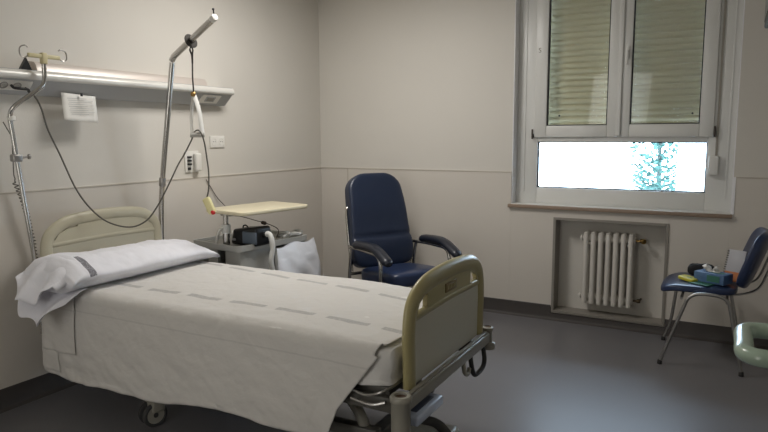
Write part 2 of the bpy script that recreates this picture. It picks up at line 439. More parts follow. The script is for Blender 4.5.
# ------------------------------------------------------------------ outside
bm = bm_new(); add_box(bm, -14, 18, .6, 30, -4.1, -4.0); struct('ground', bm, mat('outside_ground', (170, 168, 160), .9), sm=False)
t = thing('white_house', 'white rendered building wall seen through the lower window at right', 'building', (5.2, 8.5, -4))
bm = bm_new(); add_box(bm, 2.53, 8.6, 7.5, 9.2, -4, 5.2); obj('wall', bm, house_m, t, sm=False)
bm = bm_new(); add_box(bm, 2.4, 8.75, 7.4, 9.3, 5.2, 5.35); obj('roof', bm, mat('roof_clay', (150, 110, 90), .8), t, sm=False)
TX, TY = 1.98, 10.2
t = thing('garden_tree', 'leafy tree outside, seen through the lower window pane', 'tree', (TX, TY, -4))
bm = bm_new(); add_tube(bm, [(TX, TY, -4), (TX-.03, TY, -2), (TX+.02, TY+.02, 0), (TX, TY, 2.2)], .09, 10, rads=[.12, .1, .06, .02])
for a in range(16):
    zz = -1.5+a*.24; an = a*2.4; add_tube(bm, [(TX, TY, zz), (TX+.35*math.cos(an), TY+.35*math.sin(an), zz+.2), (TX+.6*math.cos(an), TY+.6*math.sin(an), zz+.28)], .02, 6, rads=[.025, .015, .006])
obj('trunk', bm, bark_m, t)
bm = bm_new(); rt = random.Random(3)
for i in range(3600):
    zz = rt.uniform(-1.6, 3.4); rad = .66*max(.2, 1-abs((zz-.6)/2.9)**1.6)*math.sqrt(rt.random())
    an = rt.uniform(0, 6.283); c = Vector((TX+rad*math.cos(an), TY+rad*math.sin(an), zz))
    if noise.noise(c*2.6) < -.10: continue
    d1 = Vector((rt.gauss(0, 1), rt.gauss(0, 1), rt.gauss(0, .5))).normalized()*.085; d2 = d1.cross(Vector((rt.gauss(0, 1), rt.gauss(0, 1), rt.gauss(0, 1)))).normalized()*.035
    vs = [bm.verts.new(c-d1), bm.verts.new(c+d2), bm.verts.new(c+d1), bm.verts.new(c-d2)]; bm.faces.new(vs)
obj('foliage', bm, leaf_m, t, sm=False)

# ------------------------------------------------------------------ ceiling lamp (out of frame, lights the room)
t = thing('ceiling_lamp', 'long rectangular ceiling light frame above the far side of the bed', 'ceiling light', (1.2, -1.65, H-.02))
bm = bm_new()
for a in ((.92, .95, -2.13, -1.17), (1.45, 1.48, -2.13, -1.17), (.95, 1.45, -2.13, -2.10), (.95, 1.45, -1.20, -1.17)): add_box(bm, a[0], a[1], a[2], a[3], H-.03, H)
obj('frame', bm, white_m, t, sm=False)

# ------------------------------------------------------------------ headwall rail
t = thing('bedhead_service_rail', 'long grey aluminium service rail on wall above the bed', 'wall rail', (.06, -2.4, 1.675))
Y0, Y1 = -4.4, -1.315
bm = bm_new()
pf = [(0, 1.675), (.05, 1.675), (.128, 1.752), (.128, 1.80), (0, 1.80)]
add_prism(bm, pf, (0, Y0, 0), (1, 0, 0), (0, 0, 1), (0, Y1-Y0, 0)); obj('body', bm, alu_m, t, ang=20)
bm = bm_new()
pf = [(.02, 1.802), (.105, 1.802), (.13, 1.797), (.143, 1.782), (.145, 1.765), (.138, 1.752), (.128, 1.750), (.127, 1.80), (.02, 1.80)]
add_prism(bm, pf[:-1], (0, Y0, 0), (1, 0, 0), (0, 0, 1), (0, Y1-Y0+.004, 0)); obj('front_trim', bm, alutop_m, t, ang=60)
bm = bm_new()
pf = [(0, 1.80), (.085, 1.80), (.078, 1.83), (.06, 1.852), (0, 1.86)]
add_prism(bm, pf, (0, -2.775, 0), (1, 0, 0), (0, 0, 1), (0, 1.255, 0)); obj('light_box', bm, warmalu_m, t, ang=40)
bm = bm_new(); add_prism(bm, [(-2.865, 1.802), (-2.80, 1.802), (-2.828, 1.866)], (.06, 0, 0), (0, 1, 0), (0, 0, 1), (.02, 0, 0)); obj('light_box_end_bracket', bm, black_m, t, sm=False)
# the slanted lower face: direction (.078,.077) from (.05,1.675)
ey = Vector((.078, 0, .077)).normalized(); nrm = Vector((.077, 0, -.078)).normalized()
def on_face(y, s, d=0): return Vector((.05, y, 1.675))+ey*s+nrm*d
def face_plate(name, y0, y1, s0, s1, m, d0=0, d1=.004, parent=None):
    bm = bm_new(); q = [on_face(y0, s0, d0), on_face(y1, s0, d0), on_face(y1, s1, d0), on_face(y0, s1, d0)]
    a = [bm.verts.new(v) for v in q]; b = [bm.verts.new(v+nrm*(d1-d0)) for v in q]
    bm.faces.new(a); bm.faces.new(b)
    for i in range(4): bm.faces.new((a[i], a[(i+1) % 4], b[(i+1) % 4], b[i]))
    return obj(name, bm, m, parent or t, sm=False)
p = face_plate('socket_plate', -2.995, -2.825, .03, .095, white_m); p['label'] = 'white socket plate with plug at the left end'
for yy in (-2.97, -2.90):
    bm = bm_new(); add_lathe(bm, on_face(yy, .062, .004), nrm, [(.022, 0), (.022, .003), (.018, .003), (.017, -.002)], 20); obj('socket_ring', bm, dullsteel_m, p)
bm = bm_new(); add_tube(bm, smooth_path([on_face(-2.93, .062, .0), on_face(-2.93, .07, .03), on_face(-2.90, .075, .04), on_face(-2.86, .068, .035), on_face(-2.845, .05, .03)]), .007); obj('plug', bm, dark_m, p)
p = face_plate('socket_plate', -1.60, -1.42, .02, .095, white_m); p['label'] = 'white socket plate at the right end of the rail'
face_plate('socket_recess', -1.555, -1.465, .035, .08, alu_m, .004, .006, p); face_plate('socket_insert', -1.54, -1.48, .043, .072, mat('socket_grey', (150, 148, 142), .5), .006, .009, p)

# paper notice hanging from the rail
bm = bm_new()
n = 8
g = [[bm.verts.new((.085+.030*(1-j/n)+.004*math.sin(i*.8)-(.0), -2.648+.215*i/n+.01*(1-j/n)*0-.012*(1-j/n), 1.545+.152*j/n-.012*i/n)) for j in range(n+1)] for i in range(n+1)]
for i in range(n):
    for j in range(n): bm.faces.new((g[i][j], g[i+1][j], g[i+1][j+1], g[i][j+1]))
o = obj('paper_notice', bm, paper_m); so = o.modifiers.new('thickness', 'SOLIDIFY'); so.thickness = .0006
tag(o, 'white paper sheet hanging from the lower edge of the grey rail', 'notice')
bm = bm_new()
for k in range(9):
    zz = 1.665-k*.011; add_box(bm, .1185-.0*k, .1188, -2.62+(k % 3)*.004, -2.50+.04*(k % 2), zz, zz+.0035, mtx=None)
add_box(bm, .1185, .1188, -2.62, -2.47, 1.62, 1.6215)
for v in bm.verts:
    j = (v.co.z-1.545+.012*.5)/.152; v.co.x = .085+.030*(1-j)+.0055+(v.co.x-.1185)
pl = obj('printed_lines', bm, ink_m, sm=False); pl.parent = o
bm = bm_new(); add_box(bm, .100, .112, -2.541, -2.531, 1.680, 1.698, .002); cl = obj('clip', bm, dark_m); cl.parent = o
settle(o)

# ------------------------------------------------------------------ sockets and handset on the wall
t = thing('wall_socket', 'white double power socket on the wall beside the hanging grip', 'wall socket', (0, -1.36, 1.37))
bm = bm_new(); add_box(bm, 0, .010, -1.435, -1.285, 1.368, 1.455, .004, 3); pl = obj('plate', bm, white_m, t, ang=30)
for yy in (-1.397, -1.323):
    bm = bm_new(); add_lathe(bm, (.009, yy, 1.412), (1, 0, 0), [(.026, 0), (.026, .003), (.021, .003), (.019, .0005)], 24); c_ = obj('outlet', bm, white_m, t)
    bm = bm_new()
    for s in (-1, 1): add_cyl(bm, (.0095, yy+s*.0095, 1.412), (.0105, yy+s*.0095, 1.412), .0035, 10)
    obj('pin_hole', bm, dark_m, c_)
t = thing('nurse_call_handset', 'small white handset in wall holder below the right end of rail', 'handset', (0, -1.6, 1.19))
bm = bm_new(); add_box(bm, 0, .012, -1.69, -1.56, 1.20, 1.35, .003, 2); obj('wall_plate', bm, white_m, t, ang=30)
bm = bm_new(); add_box(bm, .012, .05, -1.62, -1.565, 1.205, 1.335, .014, 4); obj('handset_body', bm, white_m, t, ang=50)
bm = bm_new()
for k, zz in enumerate((1.30, 1.275, 1.25)): add_box(bm, .011, .022, -1.672, -1.635, zz, zz+.014, .003)
add_box(bm, .011, .020, -1.668, -1.645, 1.215, 1.235, .002)
obj('button', bm, dark_m, t)
t = thing('wall_outlet_plate', 'pale outlet plate on the wall at the left photo edge', 'wall socket', (0, -3.09, 1.33))
bm = bm_new(); add_box(bm, 0, .012, -3.15, -3.01, 1.35, 1.425, .004, 3); pl = obj('plate', bm, white_m, t, ang=30)
bm = bm_new(); add_lathe(bm, (.012, -3.05, 1.388), (1, 0, 0), [(.02, 0), (.02, .004), (.012, .005)], 20); obj('gas_port', bm, dullsteel_m, t)

# ------------------------------------------------------------------ hospital bed
BY0, BY1 = -2.90, -2.06
bed = thing('hospital_bed', 'hospital bed with cream end boards under the white sheet', 'bed', (1.25, -2.48, 0))
def end_board(name, x, z0, z1, y0, y1, sign, fm, pm):
    """moulded end board in the plane x; sign = outward direction"""
    par = bpy.data.objects.new(name, None); COL.objects.link(par); par.parent = bed; par.location = Vector((x, (y0+y1)/2, z0))-bed.location
    w2 = (y1-y0)/2; rt_ = .040 if sign > 0 else .034
    cy = (y0+y1)/2
    # inverted-U rim
    pts = [(x, y0+rt_, z0), (x, y0+rt_*.9, z0+.12), (x, y0+rt_*.8, z1-.22), (x, y0+rt_+.006, z1-.13), (x, y0+rt_+.045, z1-.085), (x, y0+rt_+.12, z1-rt_-.014), (x, y0+.27, z1-rt_),
           (x, cy, z1-rt_+.005), (x, y1-.27, z1-rt_), (x, y1-rt_-.12, z1-rt_-.014), (x, y1-rt_-.045, z1-.085), (x, y1-rt_-.006, z1-.13), (x, y1-rt_*.8, z1-.22), (x, y1-rt_*.9, z0+.12), (x, y1-rt_, z0)]
    bm = bm_new(); add_tube(bm, smooth_path(pts, 5), rt_, 16, sx=.021/rt_, sy=1.0, up=(1, 0, 0)); obj('rim', bm, fm, par, ang=60)
    # middle web with two grip openings
    zt = z1-.03; zb = z1-.165
    place = lambda u, v, d: Vector((x-.011+d, u, v))
    outer = [(y0+.045, zb), (y1-.045, zb), (y1-.045, z1-.12), (y1-.09, zt-.015), (cy, zt), (y0+.09, zt-.015), (y0+.045, z1-.12)]
    h1 = [(y0+.068, z1-.148), (y0+.235, z1-.140), (y0+.245, z1-.128), (y0+.245, z1-.078), (y0+.235, z1-.066), (y0+.13, z1-.070), (y0+.085, z1-.095), (y0+.068, z1-.125)]
    h2 = [(2*cy-p_[0], p_[1]) for p_ in h1][::-1]
    if sign > 0:
        h1 = [(y0+.090, z1-.160), (y0+.168, z1-.150), (y0+.178, z1-.14), (y0+.178, z1-.088), (y0+.168, z1-.080), (y0+.135, z1-.090), (y0+.105, z1-.115), (y0+.090, z1-.140)]
        h2 = [(2*cy-p_[0], p_[1]) for p_ in h1][::-1]
    if sign < 0:
        h1 = [(y0+.062, z1-.135), (y0+.075, z1-.137), (y0+.10, z1-.105), (y0+.155, z1-.083), (y0+.215, z1-.078), (y0+.215, z1-.060), (y0+.14, z1-.062), (y0+.085, z1-.085)]
        h2 = [(y0+.24, z1-.058), (cy, z1-.050), (y1-.12, z1-.056), (y1-.075, z1-.075), (y1-.062, z1-.115), (y1-.070, z1-.117), (y1-.085, z1-.082), (y1-.125, z1-.064), (cy, z1-.058), (y0+.24, z1-.066)]
    bm = bm_new(); add_plate_hole(bm, outer, [h1, h2], .022, place); obj('grip_panel', bm, fm, par, sm=False)
    # lower lip bar under the grips
    bm = bm_new(); add_tube(bm, smooth_path([(x, y0+.05, zb+.004), (x, cy, zb+.012), (x, y1-.05, zb+.004)], 6), .014, 10, sx=1.3, sy=1); obj('grip_rail', bm, fm, par)
    # inset panel
    bm = bm_new(); add_prism(bm, [(y0+.055, z0+.0), (y1-.055, z0+.0), (y1-.05, zb-.005), (cy, zb+.004), (y0+.05, zb-.005)], (x-.008, 0, 0), (0, 1, 0), (0, 0, 1), (.016, 0, 0)); obj('inset_panel', bm, pm, par, sm=False)
    if sign > 0:
        bm = bm_new(); add_box(bm, x+.010, x+.016, cy-.06, cy+.06, z1-.125, z1-.085, .003); b_ = obj('badge', bm, mat('badge_brown', (120, 104, 66), .4), par)
        b_['label'] = 'small embossed maker badge'
        bm = bm_new()
        for k in range(6): add_box(bm, x+.016, x+.0175, cy-.045+k*.016, cy-.036+k*.016, z1-.113, z1-.098)
        obj('badge_lettering', bm, bedyel_m, b_, sm=False)
    return par
HBX, FBX = .175, 2.322
end_board('headboard', HBX, .42, 1.035, -2.885, -2.085, -1, mat('headboard_rim_cream', (180, 174, 152), .42), mat('headboard_panel_cream', (176, 171, 152), .45))
end_board('footboard', FBX, .490, .914, -2.852, -2.022, 1, bedyel_m, bedpan_m)
bm = bm_new()   # mattress platform and side rails
for yy in (BY0+.03, BY1-.03): add_box(bm, .22, 2.30, yy-.02, yy+.02, .40, .46, .006)
add_box(bm, .24, 2.26, BY0+.04, BY1-.04, .455, .49, .005)
obj('platform', bm, mat('platform_dark', (92, 90, 84), .5), bed, ang=30)
bm = bm_new()   # sub frame
for yy in (-2.75, -2.21): add_box(bm, .55, 2.15, yy-.025, yy+.025, .20, .25, .006)
for xx in (.62, 2.1): add_box(bm, xx-.03, xx+.03, -2.8, -2.16, .16, .21, .006)
obj('base_frame', bm, mat('base_dark_enamel', (98, 96, 90), .45), bed, ang=30)
for yy in (-2.74, -2.22):   # lifting arms (curved)
    for xa, xb in ((.75, 1.05), (1.93, 2.06)):
        bm = bm_new(); add_tube(bm, smooth_path([(xa, yy, .42), (xa+.05, yy, .38), (xb, yy, .28), (xb+.02, yy, .2)]), .024, 12); obj('lifting_arm', bm, bedgrey_m, bed)
bm = bm_new(); add_box(bm, .9, 1.5, -2.58, -2.38, .27, .38, .02, 3); obj('motor_box', bm, dark_m, bed, ang=40)
def caster(x, y, rad=.062, yaw=0.0, hb=.2):
    par = bpy.data.objects.new('caster', None); COL.objects.link(par); par.parent = bed; par.location = Vector((x, y, 0))-bed.location; par.rotation_euler = (0, 0, yaw)
    for s in (-1, 1):
        bm = bm_new(); add_lathe(bm, (0, s*.014, rad), (0, s, 0), [(rad-.012, 0), (rad, .004), (rad, .016), (rad-.006, .022), (rad-.014, .023), (rad-.02, .018), (.015, .018), (.012, .024)], 28); obj('wheel', bm, [tyre_m], par, W=False, ang=30)
        bm = bm_new(); add_lathe(bm, (0, s*.030, rad), (0, s, 0), [(rad-.016, 0), (rad-.018, .005), (.01, .006)], 24); obj('hub_cap', bm, bedgrey_m, par, W=False)
    bm = bm_new(); add_box(bm, -.02, .05, -.045, .045, rad*1.2, rad*2+.04, .012, 3); add_cyl(bm, (0, 0, rad*2), (0, 0, hb), .018); add_box(bm, -.012, .012, -.012, .012, rad-.01, rad*2)
    obj('fork', bm, bedgrey_m, par, W=False, ang=40)
caster(.865, -2.80, yaw=R(74)); caster(.865, -2.16, yaw=R(20)); caster(2.26, -2.80, .085, yaw=R(62)); caster(2.02, -2.18, yaw=R(-30))
# foot cross bar with corner bumpers
CBX = 2.352
bm = bm_new(); add_box(bm, CBX-.018, CBX+.018, -2.93, -2.02, .435, .488, .008, 3); add_box(bm, CBX-.004, CBX+.012, -2.90, -2.04, .488, .498, .003); obj('foot_crossbar', bm, bedgrey_m, bed, ang=30)
bm = bm_new(); add_lathe(bm, (CBX, -2.945, .293), (0, 0, 1), [(.03, 0), (.052, .008), (.054, .03), (.044, .045), (.036, .05), (.036, .19), (.041, .195), (.042, .21), (.036, .218), (.024, .218), (.022, .205)], 28); o = obj('corner_post', bm, bedgrey_m, bed, ang=45)
bm = bm_new(); add_cyl(bm, (CBX, -2.945, .498), (CBX, -2.945, .504), .0215); obj('post_socket', bm, mat('brown_socket', (78, 55, 38), .6), o)
bm = bm_new(); add_lathe(bm, (CBX, -2.005, .398), (0, 0, 1), [(.015, 0), (.036, .004), (.038, .03), (.03, .036), (.022, .04), (.022, .09), (.027, .095), (.027, .11), (.018, .114), (.016, .105)], 28); o = obj('corner_post', bm, bedgrey_m, bed, ang=45)
bm = bm_new(); add_cyl(bm, (CBX, -2.005, .503), (CBX, -2.005, .508), .0155); obj('post_socket', bm, mat('brown_socket_b', (78, 55, 38), .6), o)
bm = bm_new()   # hanging U handle under the bar
add_tube(bm, smooth_path([(CBX+.005, -2.09, .44), (CBX+.015, -2.09, .385), (CBX+.018, -2.11, .35), (CBX+.018, -2.17, .338), (CBX+.018, -2.23, .345), (CBX+.015, -2.255, .38), (CBX+.005, -2.255, .44)]), .011, 12)
obj('release_handle', bm, tyre_m, bed)
bm = bm_new(); add_tube(bm, smooth_path([(CBX, -2.33, .44), (CBX+.015, -2.35, .395), (CBX+.015, -2.31, .375), (CBX+.01, -2.28, .39)]), .010, 10); obj('hook', bm, bedgrey_m, bed)
bm = bm_new(); add_box(bm, 2.30, 2.40, -2.90, -2.66, .375, .415, .010, 3); o = obj('control_box', bm, bedlight_m, bed, ang=40)
bm = bm_new(); add_box(bm, 2.325, 2.375, -2.86, -2.70, .413, .418, .002); obj('control_recess', bm, mat('control_dark', (70, 78, 98), .35), o)
bm = bm_new(); add_tube(bm, smooth_path([(2.33, -2.74, .33), (2.40, -2.70, .30), (2.47, -2.66, .18), (2.50, -2.63, .07)]), .02, 12, sx=1, sy=.6); obj('brake_pedal', bm, tyre_m, bed)
bm = bm_new(); add_box(bm, 2.26, 2.45, -2.87, -2.60, .21, .27, .02, 3); obj('foot_cover', bm, bedgrey_m, bed, ang=40)
bm = bm_new(); add_tube(bm, smooth_path([(2.13, -2.92, .48), (2.2, -2.93, .475), (2.27, -2.92, .50), (2.29, -2.80, .51)]), .006, 8); add_tube(bm, smooth_path([(2.13, -2.93, .45), (2.22, -2.94, .445), (2.28, -2.93, .46)]), .008, 8); obj('mattress_retainer', bm, dullsteel_m, bed)

# mattress with fitted sheet
def superbox(bm, cx, cy, cz, hx, hy, hz, ex=.2, nx=40, ny=20, nz=8, wr=.004):
    add_box(bm, -1, 1, -1, 1, -1, 1); bmesh.ops.subdivide_edges(bm, edges=bm.edges, cuts=15, use_grid_fill=True)
    for v in bm.verts:
        p = v.co.copy()
        lim = Vector((1-ex*.5*hz/hx, 1-ex*.5*hz/hy, 1-ex*1.6))
        q = Vector((max(-lim.x, min(lim.x, p.x)), max(-lim.y, min(lim.y, p.y)), max(-lim.z, min(lim.z, p.z))))
        d = p-q; d2 = Vector((d.x*hx, d.y*hy, d.z*hz)); 
        if d.length > 1e-6:
            m_ = max(abs(d.x)/(1-lim.x), abs(d.y)/(1-lim.y), abs(d.z)/(1-lim.z))
            s = Vector((d.x/(1-lim.x), d.y/(1-lim.y), d.z/(1-lim.z))); s = s.normalized()*m_
            rr = Vector(((1-lim.x)*hx, (1-lim.y)*hy, (1-lim.z)*hz)); d2 = Vector((s.x*rr.x, s.y*rr.y, s.z*rr.z))
        c = Vector((q.x*hx, q.y*hy, q.z*hz))+d2
        nn = d2.normalized() if d2.length > 1e-6 else Vector((0, 0, 1))
        w_ = Vector((cx, cy, cz))+c
        c += nn*wr*noise.fractal(w_*7, 1, 2, 4)
        v.co = Vector((cx, cy, cz))+c
bm = bm_new(); superbox(bm, 1.255, -2.475, .578, 1.035, .435, .088, ex=.26, wr=.022)
o = obj('mattress', bm, fitted_m, ang=180); o.data.uv_layers.new(name='UVMap'); settle(o)
tag(o, 'mattress in a white fitted sheet, corner showing by the footboard', 'mattress')

# top sheet: swept section with wrinkles
def hem_z(x):
    K = [(.2, .215), (.5, .205), (.83, .200), (1.0, .215), (1.26, .245), (1.6, .252), (1.85, .258), (2.0, .265), (2.3, .27)]
    for (a, za), (b, zb) in zip(K, K[1:]):
        if x <= b: return za+(zb-za)*max(0, (x-a)/(b-a))
    return K[-1][1]
def drape(x0, xend, NX, NY, zfun, y_off=0, uv=True, start_s=0, zfar=.52, lift=0):
    """returns bmesh with UV (x, y) in metres"""
    bm = bm_new(); uvl = bm.loops.layers.uv.new('UVMap'); G = []
    for i in range(NX+1):
        row = []
        for j in range(NY+1):
            t_ = j/NY
            # section of total param: far drop, top, near drop
            def sect(t_, hz):
                fd, top = .14, .86
                dn = .665-hz
                tot = fd+top+dn; s = t_*tot
                # centreline polyline with rounded corners
                yf, yn, zt = -2.035, -2.925, .682
                rc = .05
                if s < fd-rc: return (yf, zt-fd+s, 0, 1, 0)
                if s < fd+rc:
                    a = (s-fd+rc)/(2*rc)*math.pi/2
                    return (yf-rc+rc*math.cos(a), zt-rc+rc*math.sin(a), math.cos(a), math.sin(a), 0)
                if s < fd+top-rc:
                    return (yf-rc-(s-fd-rc)*((yf-yn-2*rc)/(top-2*rc)), zt, 0, 1, 0)
                if s < fd+top+rc:
                    a = (s-fd-top+rc)/(2*rc)*math.pi/2
                    return (yn+rc-rc*math.sin(a), zt-rc+rc*math.cos(a), -math.sin(a), math.cos(a), (s-fd-top+rc)*.5)
                q = (s-fd-top-rc)
                return (yn, zt-rc-q*(dn-rc+.017)/(dn-rc) if dn > rc else zt, -1, 0, q+rc*.5)
            # provisional x
            y, z, ny, nz, dq = sect(t_, .24)
            xe = xend(dq)
            x = x0+(xe-x0)*i/NX
            hz = zfun(x)
            y, z, ny, nz, dq = sect(t_, hz)
            xe = xend(dq); x = x0+(xe-x0)*i/NX
            k = min(1, dq/.4)
            P = Vector((x, y, z))
            w1 = noise.fractal(Vector((x*3.2, y*3.2, z*1.2+5)), 1, 2.1, 5)
            w2 = noise.noise(Vector((x*7.0+z*2.2, 3.1, z*1.1)))            # hanging folds
            cr = abs(noise.noise(Vector((x*5+2, y*5, z*4))))
            off = .006*w1-.002*max(0, .12-cr)/.12
            if dq > 0: off += k*(.014*w2+.016*noise.noise(Vector((x*2.4, 9, z*2.5)))+.012*noise.fractal(Vector((x*6+z*5, z*7, 3)), 1, 2, 3))+.016*k+lift
            else: off += lift
            # soft crease ridge along the near edge
            P += Vector((0, ny, nz))*off
            if nz > .9:
                # gentle sag towards the foot
                P.z += .010*math.sin(x*2.3+1)*0+.006*noise.noise(Vector((x*1.5, y*2, 0)))
                P.z -= .012*max(0, (x-1.9)/.37)**2
            if dq > 0: P.z += .010*math.sin(x*9+1)*k*(t_ > .98)+.0
            P.y += y_off*min(1, dq/.1)
            v = bm.verts.new(P); row.append((v, x, y-dq))
        G.append(row)
    L_ = None
    for i in range(NX):
        for j in range(NY):
            q = (G[i][j], G[i+1][j], G[i+1][j+1], G[i][j+1])
            fc = bm.faces.new([a[0] for a in q])
            for lp, a in zip(fc.loops, q): lp[uvl].uv = (a[1], a[2]+3.03)
    return bm
def xend(dq): 
    if dq <= 0: return 2.27
    if dq < .25: return 2.27-dq*.80
    return 2.07-(dq-.25)*.40
bm = drape(.205, xend, 230, 150, hem_z)
o = obj('bed_sheet', bm, sheet_m, ang=180); s_ = o.modifiers.new('thickness', 'SOLIDIFY'); s_.thickness = .003; s_.offset = 1
settle(o); tag(o, 'white cotton top sheet with grey printed dashes draped over the bed', 'bed sheet')
# folded-back layer hanging at the head corner
bm = drape(.225, lambda dq: .50-.03*dq, 30, 110, lambda x: .34+.05*(x-.2), lift=.010)
for v in [v for v in bm.verts if v.co.y > -2.86]: bm.verts.remove(v)
o = obj('folded_sheet', bm, sheet_m, ang=180); s_ = o.modifiers.new('thickness', 'SOLIDIFY'); s_.thickness = .003; s_.offset = 1
settle(o); tag(o, 'short folded sheet corner hanging beside the bed under the pillow', 'bed sheet')

bm = drape(.232, lambda dq: .335, 14, 110, lambda x: .232, lift=.006)
for v in [v for v in bm.verts if v.co.y > -2.88 or v.co.z > .45]: bm.verts.remove(v)
o2 = obj('folded_strip', bm, sheet_m, ang=180); s_ = o2.modifiers.new('thickness', 'SOLIDIFY'); s_.thickness = .003; s_.offset = 1
for v in o2.data.vertices: v.co -= o.location
o2.parent = o
# pillow
bm = bm_new(); uvl = bm.loops.layers.uv.new('UVMap')
NU, NV = 120, 64
PY0, PY1 = -3.02, -1.985
def pillow_pt(u, v):
    # u 0..1 along y (near -> far), v 0..1 around section
    a = 2*math.pi*v
    y = PY0+(PY1-PY0)*u
    # thickness profile
    th = (min(1, u/.05)*.6+.4)**.5*(min(1, (1-u)/.16))**.55 if u < 1 else 0
    th = max(th, .05); open_end = max(0, 1-u/.12)
    c, s = math.cos(a), math.sin(a)
    hx = .215*(1-.12*(1-min(1, (1-u)/.06)))
    cx = .41-.02*u
    x = cx+hx*math.copysign(abs(c)**.9, c)
    hz = .088*th*(1-.25*u)
    z = .692+hz*.85+hz*math.copysign(abs(s)**.8, s)*(1-.45*abs(c)**4)
    if s < 0: z = max(z, .690)
    return Vector((x, y, z)), c, s
G = []
for i in range(NU+1):
    u = i/NU; row = []
    for j in range(NV):
        P, c, s = pillow_pt(u, j/NV)
        w_ = noise.fractal(Vector((P.x*6, P.y*5, P.z*6)), 1, 2, 5)
        if s > -.3: P += Vector((c*.4, 0, 1)).normalized()*(.012*w_+.006*noise.noise(Vector((P.x*16, P.y*5, 1))))
        row.append((bm.verts.new(P), u, j/NV))
    G.append(row)
for i in range(NU):
    for j in range(NV):
        q = (G[i][j], G[i+1][j], G[i+1][(j+1) % NV], G[i][(j+1) % NV]); fc = bm.faces.new([a[0] for a in q])
        vv = [a[2] for a in q]
        if j == NV-1: vv[2] = vv[3] = 1.0; 
        if j == NV-1: vv = [vv[0], vv[1], 1.0, 1.0]
        for lp, a, v_ in zip(fc.loops, q, vv): lp[uvl].uv = (v_, a[1])
bm.faces.new([r[0] for r in G[-1]])
bm.faces.new([r[0] for r in G[0]][::-1])
pil = obj('pillow', bm, pillow_m, ang=180)
# loose open end of the pillowcase drooping over the bedside
bm = bm_new(); uvl = bm.loops.layers.uv.new('UVMap')
NA, NB = 44, 26
def flap(i, j, layer):
    a = i/NA   # across: from the head side (x .2) to the foot side (x .60)
    b = j/NB   # outwards and down
    x = .205+.395*a
    ztop = .785+.08*math.sin(math.pi*a)**.7
    if layer:
        ztop = .70
    y = -2.93-(.14 if not layer else .12)*b-.05*b*math.sin(math.pi*a)
    z = ztop-(.05+.17*math.sin(math.pi*min(1, a*1.05))**.8)*b**1.6 if not layer else ztop-.16*b**1.4*(.3+.7*math.sin(math.pi*a))
    P = Vector((x-.05*b*(a-.2), y, z))
    P.z += .014*math.sin(a*15+b*2)*b+.012*noise.noise(Vector((x*9, y*9, layer*5)))
    P.y += .020*math.sin(a*12+1+layer)*b+.02*noise.noise(Vector((x*7, b*3, layer*3+2)))*b
    return P
for layer in (0, 1):
    Gf = [[bm.verts.new(flap(i, j, layer)) for j in range(NB+1)] for i in range(NA+1)]
    for i in range(NA):
        for j in range(NB):
            fc = bm.faces.new((Gf[i][j], Gf[i+1][j], Gf[i+1][j+1], Gf[i][j+1]))
            for lp in fc.loops: lp[uvl].uv = (.9, .9)
fl = obj('pillowcase_flap', bm, pillow_m, pil, ang=180); s_ = fl.modifiers.new('thickness', 'SOLIDIFY'); s_.thickness = .003
settle(pil); tag(pil, 'white pillow with a dark grey printed band at the head of the bed', 'pillow')

# ------------------------------------------------------------------ trapeze pole
t = thing('trapeze_pole', 'tall chrome lifting pole with angled arm rising behind the bed head', 'bed pole', (.12, -2.04, .40))
P0, P1, P2 = Vector((.12, -2.035, .40)), Vector((.33, -2.06, 1.93)), Vector((.764, -2.15, 2.112))
bm = bm_new(); pts = [P0, P0.lerp(P1, .3)+Vector((-.045, 0, 0)), P0.lerp(P1, .5)+Vector((-.05, 0, 0)), P0.lerp(P1, .8)+Vector((-.02, 0, 0)), P1-Vector((.006, 0, .03))]
add_tube(bm, smooth_path(pts, 8), .0165, 14); obj('pole', bm, steel_m, t)
bm = bm_new(); d = (P2-P1).normalized(); add_tube(bm, [P1-d*.01-Vector((0, 0, .012)), P1+d*.02, P1+d*.1, P2], .0185, 14); a_ = obj('arm', bm, steel_m, t)
bm = bm_new(); add_lathe(bm, P2, d, [(.0195, -.02), (.0205, 0), (.019, .012), (.01, .016)], 18); obj('end_cap', bm, white_m, a_)
bm = bm_new(); add_cyl(bm, P2+Vector((0, 0, .015)), P2+Vector((-.002, 0, .045)), .004, 8); add_cyl(bm, P2+Vector((-.003, 0, .045)), P2+Vector((-.004, 0, .052)), .007, 10); obj('stop_pin', bm, dark_m, a_)
bm = bm_new(); add_lathe(bm, pts[2], (P1-P0), [(.019, -.03), (.021, -.025), (.021, .02), (.019, .025)], 16); obj('clamp', bm, dullsteel_m, t)
# strap and grip hanging on the arm
HT = Vector((.53, -2.101, 2.013)); GX = HT.x+.004; GY = -2.10
t = thing('trapeze_grip', 'white triangular pull grip on a dark strap hung from the pole arm', 'pull handle', (GX, GY, 1.455))
bm = bm_new()
Nn = 24; loopc = HT+Vector((0, 0, -.004))
side = d.cross(Vector((0, 0, 1))).normalized(); upv = side.cross(d).normalized()
lp = [loopc+side*.024*math.cos(2*math.pi*k/Nn)+upv*.027*math.sin(2*math.pi*k/Nn) for k in range(Nn)]
add_tube(bm, lp, .010, 8, closed=True, sx=.35, sy=1.8, up=d)
for s in (-1, 1): add_tube(bm, smooth_path([loopc+side*.024*s+Vector((0, 0, 0)), Vector((HT.x+.01*s, HT.y, 1.965)), Vector((GX+.003*s, GY, 1.93)), Vector((GX, GY, 1.88))]), .008, 8, sx=.5, sy=1.4)
add_tube(bm, [(GX, GY, 1.90), (GX-.004, GY, 1.8), (GX, GY, 1.71)], .0045, 8); obj('strap', bm, mat('dark_strap', (52, 48, 44), .8), t)
bm = bm_new(); add_lathe(bm, (GX+.006, GY-.012, 1.70), (.4, -1, 0), [(.013, -.01), (.016, 0), (.012, .008), (.004, .012)], 16); obj('buckle', bm, brass_m, t)
bm = bm_new()
